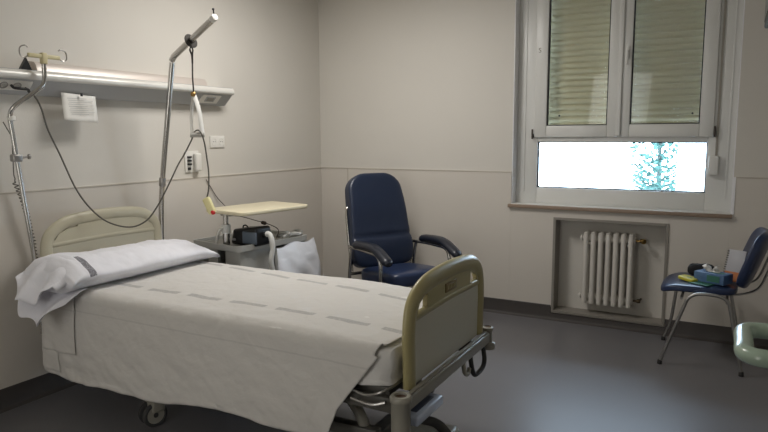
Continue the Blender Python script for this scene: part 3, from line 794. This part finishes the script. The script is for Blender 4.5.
A, B, Cc = Vector((GX, GY, 1.695)), Vector((GX-.012, GY-.018, 1.46)), Vector((GX+.028, GY+.03, 1.46))
add_tube(bm, smooth_path([A+Vector((-.004, 0, 0)), A.lerp(B, .5)+Vector((-.012, 0, 0)), B], 8), .010, 8, sx=.4, sy=1.3)
add_tube(bm, smooth_path([A+Vector((.004, 0, 0)), A.lerp(Cc, .4)+Vector((.014, 0, 0)), Cc], 8), .012, 8, sx=.5, sy=1.5)
obj('web_loop', bm, white_m, t)
bm = bm_new(); add_tube(bm, [B-Vector((.008, .006, 0)), Cc+Vector((.008, .006, 0))], .015, 12); obj('hand_bar', bm, mat('grip_grey', (180, 178, 172), .5), t)

# ------------------------------------------------------------------ drip stand on the bed corner
t = thing('drip_pole', 'bent chrome drip pole with cream hook head at the left bed corner', 'drip stand', (.15, -2.90, .40))
bm = bm_new()
add_tube(bm, smooth_path([(.15, -2.895, .40), (.15, -2.906, .75), (.135, -2.93, 1.1), (.12, -2.955, 1.45), (.125, -2.965, 1.56), (.15, -2.95, 1.61), (.175, -2.87, 1.675), (.182, -2.82, 1.715), (.182, -2.803, 1.76), (.182, -2.80, 1.86)], 8), .0115, 12); obj('pole', bm, steel_m, t)
bm = bm_new(); add_tube(bm, [(.15, -2.905, .62), (.15, -2.906, .80)], .019, 14); obj('lower_sleeve', bm, dullsteel_m, t)
bm = bm_new(); add_box(bm, .173, .193, -2.885, -2.71, 1.858, 1.880, .006, 3); add_box(bm, .168, .198, -2.815, -2.785, 1.83, 1.888, .006, 3); h_ = obj('hook_head', bm, cream_m, t, ang=40)
for s in (-1, 1):
    bm = bm_new(); c0 = Vector((.183, -2.798+s*.080, 1.872))
    add_tube(bm, smooth_path([c0, c0+Vector((0, s*.025, -.018)), c0+Vector((0, s*.048, -.005)), c0+Vector((0, s*.045, .03)), c0+Vector((0, s*.02, .043)), c0+Vector((0, s*.004, .035))], 6), .0035, 8); obj('hook', bm, steel_m, h_)
bm = bm_new(); add_lathe(bm, (.12, -2.957, 1.535), (0, 0, 1), [(.014, 0), (.02, .004), (.02, .022), (.014, .026)], 16); obj('collar', bm, white_m, t)
bm = bm_new(); add_box(bm, .105, .145, -2.975, -2.925, 1.325, 1.365, .008, 3); add_cyl(bm, (.125, -2.93, 1.345), (.13, -2.89, 1.35), .006, 10); add_lathe(bm, (.13, -2.895, 1.35), (0.1, 1, 0), [(.006, 0), (.014, .006), (.014, .014), (.006, .02)], 12); obj('clamp', bm, dullsteel_m, t, ang=40)
# coiled cord hanging at the pole
bm = bm_new(); pts = [(.06, -2.965, 1.53), (.06, -2.95, 1.50), (.055, -2.925, 1.45), (.05, -2.922, 1.36), (.05, -2.925, 1.26), (.05, -2.92, 1.235)]
pts = smooth_path(pts, 6)
for k in range(300):
    q = k/299; a = q*2*math.pi*24; cx_ = .05+.008*math.sin(q*5); cy_ = -2.925+.085*min(1, q*1.4)+.006*math.sin(q*7); cz_ = 1.22-.46*q
    rr = .012 if .02 < q < .98 else .004
    pts.append(Vector((cx_+rr*math.cos(a), cy_+rr*math.sin(a), cz_)))
add_tube(bm, pts, .003, 6); o = obj('coiled_cord', bm, cable_m); settle(o); tag(o, 'grey coiled cord hanging on the wall beside the drip pole', 'cord')

# sagging cable from the rail to the pull grip and down to the remote
bm = bm_new()
pts = [(.10, -2.86, 1.71), (.115, -2.82, 1.665), (.131, -2.8, 1.605), (.144, -2.778, 1.489), (.168, -2.735, 1.355), (.199, -2.681, 1.178), (.233, -2.621, 1.057), (.277, -2.544, .971), (.334, -2.444, .933), (.379, -2.366, .962), (.411, -2.309, 1.04), (.442, -2.254, 1.149), (.477, -2.194, 1.283), (.495, -2.161, 1.342), (.517, -2.117, 1.43), (.53, -2.10, 1.4805), (.565, -2.095, 1.482), (.592, -2.09, 1.42), (.61, -2.09, 1.31), (.618, -2.09, 1.24), (.618, -2.095, 1.14), (.603, -2.098, 1.08)]
add_tube(bm, smooth_path(pts, 10), .0045, 8); o = obj('grey_cable', bm, cable_m); settle(o); tag(o, 'long thin grey cable sagging over the bed from rail to hanging grip', 'cable')
t = thing('call_button', 'pale yellow call button with red tip hanging from the cable', 'remote', (.63, -2.1, .96))
mx_ = Matrix.Translation((.625, -2.10, 1.035)) @ Matrix.Rotation(R(-30), 4, 'Y') @ Matrix.Rotation(R(20), 4, 'Z')
bm = bm_new(); add_box(bm, -.023, .023, -.016, .016, -.05, .055, .009, 3, mtx=mx_); obj('body', bm, yellowpl_m, t, ang=50)
bm = bm_new(); add_lathe(bm, mx_ @ Vector((.006, -.006, -.040)), mx_.to_3x3() @ Vector((.1, -.4, -1)), [(.012, 0), (.014, .006), (.012, .016), (.004, .02)], 16); obj('red_button', bm, red_m, t)

# ------------------------------------------------------------------ bedside cabinet with swing table
CR = R(-9); CB = Vector((.385, -1.455, 0))
cab = thing('bedside_cabinet', 'grey plastic bedside cabinet with tray top beside the bed', 'cabinet', CB, CR)
bm = bm_new()   # tray
add_plate_hole(bm, rrect(0, 0, .255, .325, .04), [rrect(0, 0, .235, .305, .03)], .035, lambda u, v, d: Vector((u, v, .70+d)))
add_prism(bm, rrect(0, 0, .252, .322, .04), (0, 0, .695), (1, 0, 0), (0, 1, 0), (0, 0, .018)); obj('tray_top', bm, cabinet_m, cab, W=False, ang=30)
bm = bm_new()
add_box(bm, -.235, -.18, -.30, .30, .09, .695, .004); add_box(bm, -.10, .0, -.30, -.27, .09, .695, .004); add_box(bm, .08, .235, -.30, -.0, .09, .695, .01)
add_box(bm, -.235, .235, .27, .30, .09, .695, .004); add_box(bm, -.235, .235, -.30, .30, .09, .12, .004); add_box(bm, -.235, .235, -.30, .30, .40, .415); obj('body', bm, cabinet_m, cab, W=False, ang=30)
bm = bm_new(); add_box(bm, -.18, .08, -.10, -.08, .12, .695); obj('inner_partition', bm, cabinetdk_m, cab, W=False, sm=False)
bm = bm_new(); add_box(bm, .222, .238, .01, .27, .42, .68, .004); o = obj('drawer', bm, cabinet_m, cab, W=False, ang=30)
bm = bm_new(); add_box(bm, .222, .238, .01, .27, .12, .41, .004); o = obj('door', bm, cabinet_m, cab, W=False, ang=30)
for sx in (-1, 1):
    for sy in (-1, 1):
        bm = bm_new(); add_lathe(bm, (sx*.2-.01, sy*.26, .032), (1, 0, 0), [(.03, 0), (.032, .004), (.032, .018), (.03, .02)], 18); add_box(bm, sx*.2-.016, sx*.2+.016, sy*.26-.016, sy*.26+.016, .03, .095, .004); obj('caster', bm, tyre_m, cab, W=False)
# swing table on post: belongs to the cabinet
bm = bm_new(); add_tube(bm, [(.045, -.255, .70), (.045, -.255, .93)], .018, 14); add_tube(bm, [(.045, -.255, .70), (.045, -.255, .83)], .023, 14); obj('table_post', bm, steel_m, cab, W=False)
bm = bm_new(); add_box(bm, -.015, .085, -.255, .12, .915, .936, .006); obj('table_arm', bm, bedgrey_m, cab, W=False, ang=30)
bm = bm_new(); add_tube(bm, smooth_path([(.04, -.275, .835), (.03, -.295, .825), (.015, -.302, .79), (.0, -.302, .740)]), .016, 10, sx=.6, sy=1.2); add_tube(bm, [(.045, -.255, .80), (.045, -.255, .86)], .03, 14); obj('height_lever', bm, hose_m, cab, W=False)
bm = bm_new(); add_prism(bm, rrect(.095, -.01, .205, .31, .05, 8), (0, 0, .938), (1, 0, 0), (0, 1, 0), (0, 0, .026), bev=.006); obj('swing_table_top', bm, laminate_m, cab, W=False, ang=50)
# cpap device
t = thing('breathing_machine', 'black compact breathing machine with grey side on the bedside cabinet', 'medical device', (.52, -1.60, .7178), R(-4))
bm = bm_new(); add_box(bm, -.125, .115, -.085, .085, 0, .118, .022, 4)
for v in bm.verts:
    if v.co.z > .06: v.co.x *= .93; v.co.y *= .9
    v.co.z += .012*(v.co.x/.12)*(v.co.z/.1)
obj('body', bm, black_m, t, W=False, ang=60)
bm = bm_new(); add_box(bm, -.01, .118, -.088, -.075, .018, .098, .006, 3); obj('grey_panel', bm, mat('blue_grey_plastic', (92, 104, 118), .3), t, W=False, ang=50)
bm = bm_new(); add_box(bm, -.105, -.075, -.0875, -.08, .03, .045, .001); obj('badge', bm, mat('pale_badge', (170, 170, 172), .4), t, W=False)
bm = bm_new(); add_tube(bm, smooth_path([(-.055, -.03, .10), (-.052, -.03, .125), (-.03, -.03, .132), (-.012, -.03, .122), (-.01, -.03, .10)]), .005, 8); obj('cord_loop', bm, black_m, t, W=False)
bm = bm_new(); add_lathe(bm, (.112, .0, .075), (1, 0, 0), [(.02, -.01), (.022, .0), (.02, .018), (.012, .02)], 18); obj('air_port', bm, dark_m, t, W=False)
# white hose
bm = bm_new()
pts = smooth_path([(.645, -1.605, .795), (.67, -1.61, .80), (.695, -1.615, .775), (.705, -1.615, .70), (.70, -1.63, .62), (.705, -1.615, .52), (.705, -1.60, .42)], 14)
add_tube(bm, pts, .014, 14, rads=[.0175+.0015*(k % 2) for k in range(len(pts))]); o = obj('air_hose', bm, hose_m); settle(o); tag(o, 'white ribbed air hose hanging from the black machine in front of bag', 'hose')
# power cord under table
bm = bm_new(); add_tube(bm, smooth_path([(.015, -1.50, 1.14), (.02, -1.40, 1.0), (.06, -1.36, .93), (.2, -1.50, .90), (.30, -1.60, .905), (.40, -1.58, .900), (.50, -1.53, .87), (.56, -1.48, .845), (.60, -1.42, .80), (.60, -1.44, .74)]), .0028, 8)
add_lathe(bm, (.54, -1.50, .853), (.06, .05, -.025), [(.005, -.02), (.013, -.012), (.013, .012), (.005, .02)], 12)
o = obj('power_cord', bm, mat('brown_cord', (70, 58, 50), .6), None); settle(o); tag(o, 'thin brown cord with inline switch running under the pale table top', 'cord')
# white mask bundle on tray
bm = bm_new()
for (a0, a1, rr) in (((.56, -1.38, .745), (.60, -1.20, .745), .016), ((.62, -1.40, .748), (.66, -1.24, .75), .013), ((.56, -1.38, .76), (.66, -1.36, .765), .012), ((.585, -1.21, .76), (.665, -1.23, .76), .012)):
    A, B = Vector(a0), Vector(a1); add_tube(bm, smooth_path([A, A.lerp(B, .5)+Vector((0, 0, .01)), B], 6), rr, 10)
o = obj('white_face_mask', bm, hose_m); settle(o); tag(o, 'white tubing and mask frame lying at the right of the cabinet tray', 'mask')
# plastic bag hanging at the front face
bm = bm_new(); NA, NB = 50, 36
rows = []
for j in range(NB+1):
    b = j/NB; row = []
    for i in range(NA):
        a = 2*math.pi*i/NA; c, s = math.cos(a), math.sin(a)
        w_ = .5*(.44+.05*math.sin(min(1, b*1.3)*math.pi*.5)); dd = .026*(.35+math.sin(min(1, b*1.15)*math.pi*.72))
        if b > .85: q = (b-.85)/.15; w_ *= math.sqrt(max(.02, 1-q*q*.7)); dd *= math.sqrt(max(.02, 1-q*q*.95))
        cy = -1.33+.02*b; z = .70-.40*b
        P = Vector((.668+dd*(1+c)*.95+.01, cy+w_*s*(1 if abs(s) < .99 else 1), z))
        P.x = max(P.x, .662); 
        amp = .016*(.4+b); n_ = noise.fractal(Vector((P.x*8, P.y*9+P.z*6, P.z*4)), 1, 2, 4)
        P += Vector((c, s*.6, 0))*amp*n_*1.3
        P.z += .012*math.sin(P.y*22)*(1-b)*(1 if b < .2 else .3)
        row.append(bm.verts.new(P))
    rows.append(row)
for j in range(NB):
    for i in range(NA): bm.faces.new((rows[j][i], rows[j][(i+1) % NA], rows[j+1][(i+1) % NA], rows[j+1][i]))
bm.faces.new(rows[-1])
o = obj('plastic_bag', bm, bag_m, ang=180); settle(o); tag(o, 'full white plastic bag hanging on the front of the bedside cabinet', 'bag')

# ------------------------------------------------------------------ reclining armchair
def cushion(bm, hx, hy, hz, n=10, p=4.0, mtx=None, taper=None):
    b0 = bmesh.new(); add_box(b0, -1, 1, -1, 1, -1, 1); bmesh.ops.subdivide_edges(b0, edges=b0.edges, cuts=n, use_grid_fill=True)
    mp = {}
    for v in b0.verts:
        c = v.co; L = (abs(c.x)**p+abs(c.y)**p+abs(c.z)**p)**(1/p)
        q = Vector((c.x/L*hx, c.y/L*hy, c.z/L*hz))
        if taper: q = taper(q)
        mp[v] = bm.verts.new(mtx @ q if mtx else q)
    for fc in b0.faces: bm.faces.new([mp[v] for v in fc.verts])
    b0.free()
ARM = thing('armchair', 'navy blue vinyl high-backed hospital armchair against the back wall', 'armchair', (1.172, -.69, 0), R(-31))
BACK = Matrix.Translation((-.235, 0, .46)) @ Matrix.Rotation(R(-15), 4, 'Y')
bm = bm_new()   # backrest: tall pad, rounded top, upper head pad and lower lumbar pad split by a crease
def back_t(q):
    t_ = (q.z+.36)/.72
    wf = 1.06-.17*t_
    if t_ > .84: wf *= 1-.22*((t_-.84)/.16)**2.2
    q.y *= wf
    g = math.exp(-((t_-.31)/.022)**2)
    if q.x > 0: q.x -= .022*g*(1-.3*abs(q.y)/.24); q.x += .016*math.exp(-((t_-.62)/.2)**2)+.018*math.exp(-((t_-.2)/.15)**2)
    return q
cushion(bm, .055, .265, .375, 34, 7.0, BACK @ Matrix.Translation((0, 0, .335)), back_t); obj('backrest', bm, navy_m, ARM, W=False, ang=180)
bm = bm_new(); cushion(bm, .275, .25, .062, 16, 5.0, Matrix.Translation((.05, 0, .40)) @ Matrix.Rotation(R(-5), 4, 'Y')); obj('seat', bm, navyseat_m, ARM, W=False, ang=180)
for s in (-1, 1):
    bm = bm_new()
    pth = smooth_path([(-.13, s*.30, .628), (-.05, s*.30, .642), (.10, s*.30, .650), (.19, s*.30, .640), (.29, s*.30, .600), (.365, s*.30, .563)], 8)
    n_ = len(pth); add_tube(bm, pth, 0.034, 14, sx=.85, sy=1.2, up=(0, 0, 1), rads=[.036*(.55+.45*min(1, min(k, n_-1-k)/3+.2)) for k in range(n_)]); obj('armrest', bm, arm_m, ARM, W=False, ang=60, )
    bm = bm_new()
    add_tube(bm, smooth_path([(-.26, s*.285, .595), (-.1, s*.295, .603), (.10, s*.30, .605), (.20, s*.30, .595), (.245, s*.30, .54), (.25, s*.30, .40), (.255, s*.30, .0135)], 8), .0135, 12)
    obj('side_tube', bm, steel_m, ARM, W=False)
    bm = bm_new(); add_tube(bm, smooth_path([(-.20, s*.295, .60), (-.24, s*.295, .42), (-.28, s*.295, .0135)], 6), .0135, 12); obj('rear_leg', bm, steel_m, ARM, W=False)
    bm = bm_new(); add_tube(bm, smooth_path([(-.24, s*.275, .40), (-.30, s*.272, .65), (-.35, s*.262, .85), (-.365, s*.24, .9)], 6), .011, 10); obj('back_tube', bm, steel_m, ARM, W=False)
bm = bm_new(); add_tube(bm, [(.22, -.3, .385), (.22, .3, .385)], .013, 10); add_tube(bm, [(-.24, -.295, .385), (-.24, .295, .385)], .013, 10); add_tube(bm, [(-.27, -.295, .12), (-.27, .295, .12)], .013, 10); obj('cross_tube', bm, steel_m, ARM, W=False)

# ------------------------------------------------------------------ visitor chair
VC = thing('visitor_chair', 'blue vinyl visitor chair with thin steel legs under the window', 'chair', (3.24, -.41, 0))
YN, YF = -.668, -.150
for yy, xf, xt in ((YN, 3.035, .045), (YF, 3.012, -.03)):
    bm = bm_new(); add_tube(bm, smooth_path([(xf, yy, .012), (3.065+xt*.35, yy, .16), (3.11+xt, yy, .385), (3.13+xt, yy, .44), (3.17+xt, yy, .472), (3.25+xt*.5, yy, .480), (3.35, yy, .474), (3.395, yy, .445), (3.412, yy, .385), (3.45, yy, .2), (3.488, yy, .012)], 8), .0105, 12); obj('leg_frame', bm, dullsteel_m, VC)
    for fx in (xf, 3.488):
        bm = bm_new(); add_lathe(bm, (fx, yy, 0), (0, 0, 1), [(.014, 0), (.015, .006), (.013, .025), (.0105, .028)], 14); obj('foot_cap', bm, dark_m, VC)
bm = bm_new(); add_tube(bm, [(3.14, YN, .44), (3.14, YF, .44)], .009, 10); add_tube(bm, [(3.39, YN, .44), (3.39, YF, .44)], .009, 10); obj('cross_tube', bm, dullsteel_m, VC)
bm = bm_new()
def seat_t(q):
    if q.x < -.1: q.z -= .035*((-.1-q.x)/.12)**2
    return q
cushion(bm, .22, .225, .028, 18, 4.5, Matrix.Translation((3.225, -.41, .492)), seat_t); obj('seat', bm, navyseat_m, VC, ang=180)
for yy in (-.55, -.27):
    bm = bm_new(); add_tube(bm, smooth_path([(3.30, yy, .465), (3.42, yy, .470), (3.50, yy, .49), (3.555, yy, .53), (3.59, yy, .62), (3.62, yy, .72)], 7), .009, 10, sx=.7, sy=1.5); obj('back_support', bm, dullsteel_m, VC)
bm = bm_new()
def vb(q):
    q.x += .045*(q.y/.225)**2*-1+.02
    q.y *= 1-.10*max(0, q.z/.16)**2
    return q
cushion(bm, .034, .235, .185, 18, 4.5, Matrix.Translation((3.515, -.41, .69)) @ Matrix.Rotation(R(19), 4, 'Y'), vb); obj('backrest', bm, navyseat_m, VC, ang=180)

# things on the visitor chair
ZS = .522
t = thing('tissue_box', 'blue tissue box with white tissue sticking out on the chair seat', 'tissue box', (3.305, -.50, ZS), R(-28))
bm = bm_new(); add_box(bm, -.095, .095, -.055, .055, 0, .062, .003); obj('carton', bm, tissueblue_m, t, W=False, ang=30)
bm = bm_new(); add_box(bm, -.01, .07, -.0562, -.0545, .012, .05); add_prism(bm, rrect(.03, .0, .045, .02, .018), (0, 0, .0618), (1, 0, 0), (0, 1, 0), (0, 0, .0012)); obj('green_print', bm, tissuegreen_m, t, W=False, sm=False)
bm = bm_new(); n = 14
g = [[bm.verts.new((-.06+.09*i/n+.01*math.sin(j*.9), .018*math.sin(i*.9+j*.5)*(.4+j/n), .060+.052*(j/n)*(.6+.4*math.sin(i*.5+.4)))) for j in range(n+1)] for i in range(n+1)]
for i in range(n):
    for j in range(n): bm.faces.new((g[i][j], g[i+1][j], g[i+1][j+1], g[i][j+1]))
o = obj('tissue', bm, paper_m, t, W=False, ang=180); s_ = o.modifiers.new('thickness', 'SOLIDIFY'); s_.thickness = .001
t = thing('yellow_packet', 'small yellow packet lying on the chair seat beside tissue box', 'packet', (3.165, -.50, ZS+.0), R(-35))
bm = bm_new(); cushion(bm, .055, .04, .011, 6, 6, Matrix.Translation((0, 0, .012)) @ Matrix.Rotation(R(5), 4, 'Y')); obj('wrapper', bm, yellow_m, t, W=False, ang=60)
bm = bm_new(); add_box(bm, -.03, .03, -.012, .0, .0225, .0235); obj('printed_band', bm, tissuegreen_m, t, W=False)
bm = bm_new(); cushion(bm, .085, .05, .04, 12, 3, Matrix.Translation((3.235, -.345, ZS+.042)))
for v in bm.verts: v.co += Vector((0, 0, 1))*.014*noise.fractal(v.co*22, 1, 2, 3) if v.co.z > ZS+.02 else Vector()
o = obj('black_pouch', bm, mat('black_fabric', (22, 22, 26), .8)); settle(o); tag(o, 'crumpled black pouch behind the tissue box on the chair', 'pouch')
t = thing('green_folder', 'thin green folded leaflet under the tissue box on chair seat', 'leaflet', (3.26, -.545, ZS), R(-28))
bm = bm_new(); add_box(bm, -.075, .055, -.06, .06, -.0015, .0035, .001); obj('leaflet', bm, tissuegreen_m, t, W=False)
for o_b in [o for o in COL.objects if o.name.startswith('tissue_box')]: o_b.location.z += .005
NBM = Matrix.Translation((3.405, -.43, .5225)) @ Matrix.Rotation(R(60), 4, 'Z') @ Matrix.Rotation(R(17), 4, 'Y')
t = thing('spiral_notebook', 'grey spiral notebook leaning upright against the chair backrest', 'notebook', (3.405, -.42, ZS))
bm = bm_new(); add_box(bm, -.006, .006, -.055, .055, .0, .205, .002, mtx=NBM); obj('cover', bm, greycard_m, t, ang=30)
bm = bm_new(); add_box(bm, -.008, -.0055, -.05, .05, .004, .065, mtx=NBM); obj('orange_band', bm, orange_m, t, sm=False)
bm = bm_new()
for k in range(13):
    c0 = NBM @ Vector((0, .055, .015+k*.0148)); nn = 10
    add_tube(bm, [c0+NBM.to_3x3() @ Vector((.011*math.cos(2*math.pi*q/nn), .007*math.sin(2*math.pi*q/nn), 0)) for q in range(nn)], .0022, 6, closed=True)
obj('spiral_binding', bm, dark_m, t)

# ------------------------------------------------------------------ radiator
t = thing('radiator', 'white seven-column cast radiator in the niche under the window', 'radiator', (2.59, .05, NZ0))
xs = [2.425+.054*k for k in range(7)]
for x in xs:
    bm = bm_new()
    for yy in (.012, .085):
        add_tube(bm, smooth_path([(x, yy, .17), (x, yy, .185), (x, yy, .45), (x, yy, .69), (x, yy, .705)], 3), .0185, 12, sx=1, sy=1.0)
        add_lathe(bm, (x, yy, .705), (0, 0, 1), [(.0185, 0), (.015, .007), (.006, .011)], 12); add_lathe(bm, (x, yy, .17), (0, 0, -1), [(.0185, 0), (.015, .007), (.006, .011)], 12)
    for zz in (.665, .21): add_lathe(bm, (x-.026, .048, zz), (1, 0, 0), [(.026, 0), (.030, .006), (.030, .046), (.026, .052)], 18); add_box(bm, x-.012, x+.012, .01, .088, zz-.022, zz+.022, .006)
    obj('radiator_column', bm, rad_m, t, ang=50)
bm = bm_new()
bm.free()
for zz in (.665, .21):
    bm = bm_new(); add_lathe(bm, (2.392, .048, zz), (-1, 0, 0), [(.024, 0), (.02, .012), (.008, .018)], 14); obj('end_plug', bm, rad_m, t)
bm = bm_new(); add_cyl(bm, (2.775, .048, .665), (2.83, .048, .665), .009); add_lathe(bm, (2.825, .048, .665), (.5, -1, 0), [(.018, -.02), (.020, 0), (.019, .02), (.012, .026)], 16); add_cyl(bm, (2.83, .048, .665), (2.83, .13, .665), .008); obj('valve', bm, brass_m, t)
bm = bm_new(); add_cyl(bm, (2.775, .048, .21), (2.82, .048, .21), .009); add_lathe(bm, (2.80, .048, .21), (1, 0, 0), [(.014, 0), (.016, .006), (.016, .02), (.012, .026)], 8); add_cyl(bm, (2.82, .048, .21), (2.82, .13, .21), .008); obj('return_valve', bm, mat('dark_brass', (90, 78, 60), .4, metal=.8), t)
for x in (2.45, 2.73):
    for za, ya in ((.62, .02), (.235, .05)):
        bm = bm_new(); add_box(bm, x-.01, x+.01, ya, .1299, za, za+.015); obj('bracket', bm, rad_m, t, sm=False)

# ------------------------------------------------------------------ television at upper right, on a wall arm
TM = Matrix.Translation((3.467, -1.94, 1.962))
t = thing('television', 'dark television panel seen edge-on at the upper right corner', 'television', (3.5, -1.63, 1.82))
bm = bm_new(); add_box(bm, 0, .06, 0, .74, 0, .44, .010, 3, mtx=TM); obj('casing', bm, dark_m, t, ang=40)
bm = bm_new(); add_box(bm, -.002, .004, .02, .72, .03, .425, mtx=TM); obj('screen', bm, mat('tv_screen', (12, 13, 15), .15), t, sm=False)
bm = bm_new(); add_tube(bm, [TM @ Vector((.06, .37, .22)), (3.8, -1.5, 2.18), (RX, -1.5, 2.18)], .022, 10); add_box(bm, RX-.015, RX, -1.58, -1.42, 2.05, 2.25); obj('wall_arm', bm, dark_m, t)

# ------------------------------------------------------------------ pale green commode chair, arm loop in view
t = thing('commode_chair', 'glossy pale green rounded arm loop cut off by the right photo edge', 'commode chair', (3.72, -2.42, 0))
bm = bm_new(); zc = .725; x0, x1, y0, y1 = 3.435, 3.98, -2.58, -2.24; rc = .06
lp = []
for cx_, cy_, a0 in ((x1-rc, y1-rc, 0), (x0+rc, y1-rc, 90), (x0+rc, y0+rc, 180), (x1-rc, y0+rc, 270)):
    for k in range(7): a = R(a0+15*k); lp.append((cx_+rc*math.cos(a), cy_+rc*math.sin(a), zc))
pts = []
for i in range(len(lp)):
    A, B = Vector(lp[i]), Vector(lp[(i+1) % len(lp)]); pts.append(A)
    if (B-A).length > .1: pts += [A.lerp(B, q) for q in (.25, .5, .75)]
add_tube(bm, pts, .031, 16, closed=True, sx=.95, sy=1.0); obj('arm_loop', bm, green_m, t, ang=180)
for xx, yy in ((3.70, -2.58), (3.70, -2.28), (3.96, -2.58), (3.96, -2.28)):
    bm = bm_new(); add_tube(bm, [(xx, yy, .012), (xx, yy, .71)], .014, 12); obj('leg', bm, dullsteel_m, t)
    bm = bm_new(); add_lathe(bm, (xx, yy, 0), (0, 0, 1), [(.02, 0), (.021, .008), (.016, .03)], 14); obj('rubber_foot', bm, dark_m, t)
bm = bm_new(); add_box(bm, 3.69, 3.97, -2.60, -2.26, .43, .47, .015, 3); obj('seat', bm, green_m, t, ang=40)

bpy.context.view_layer.update()
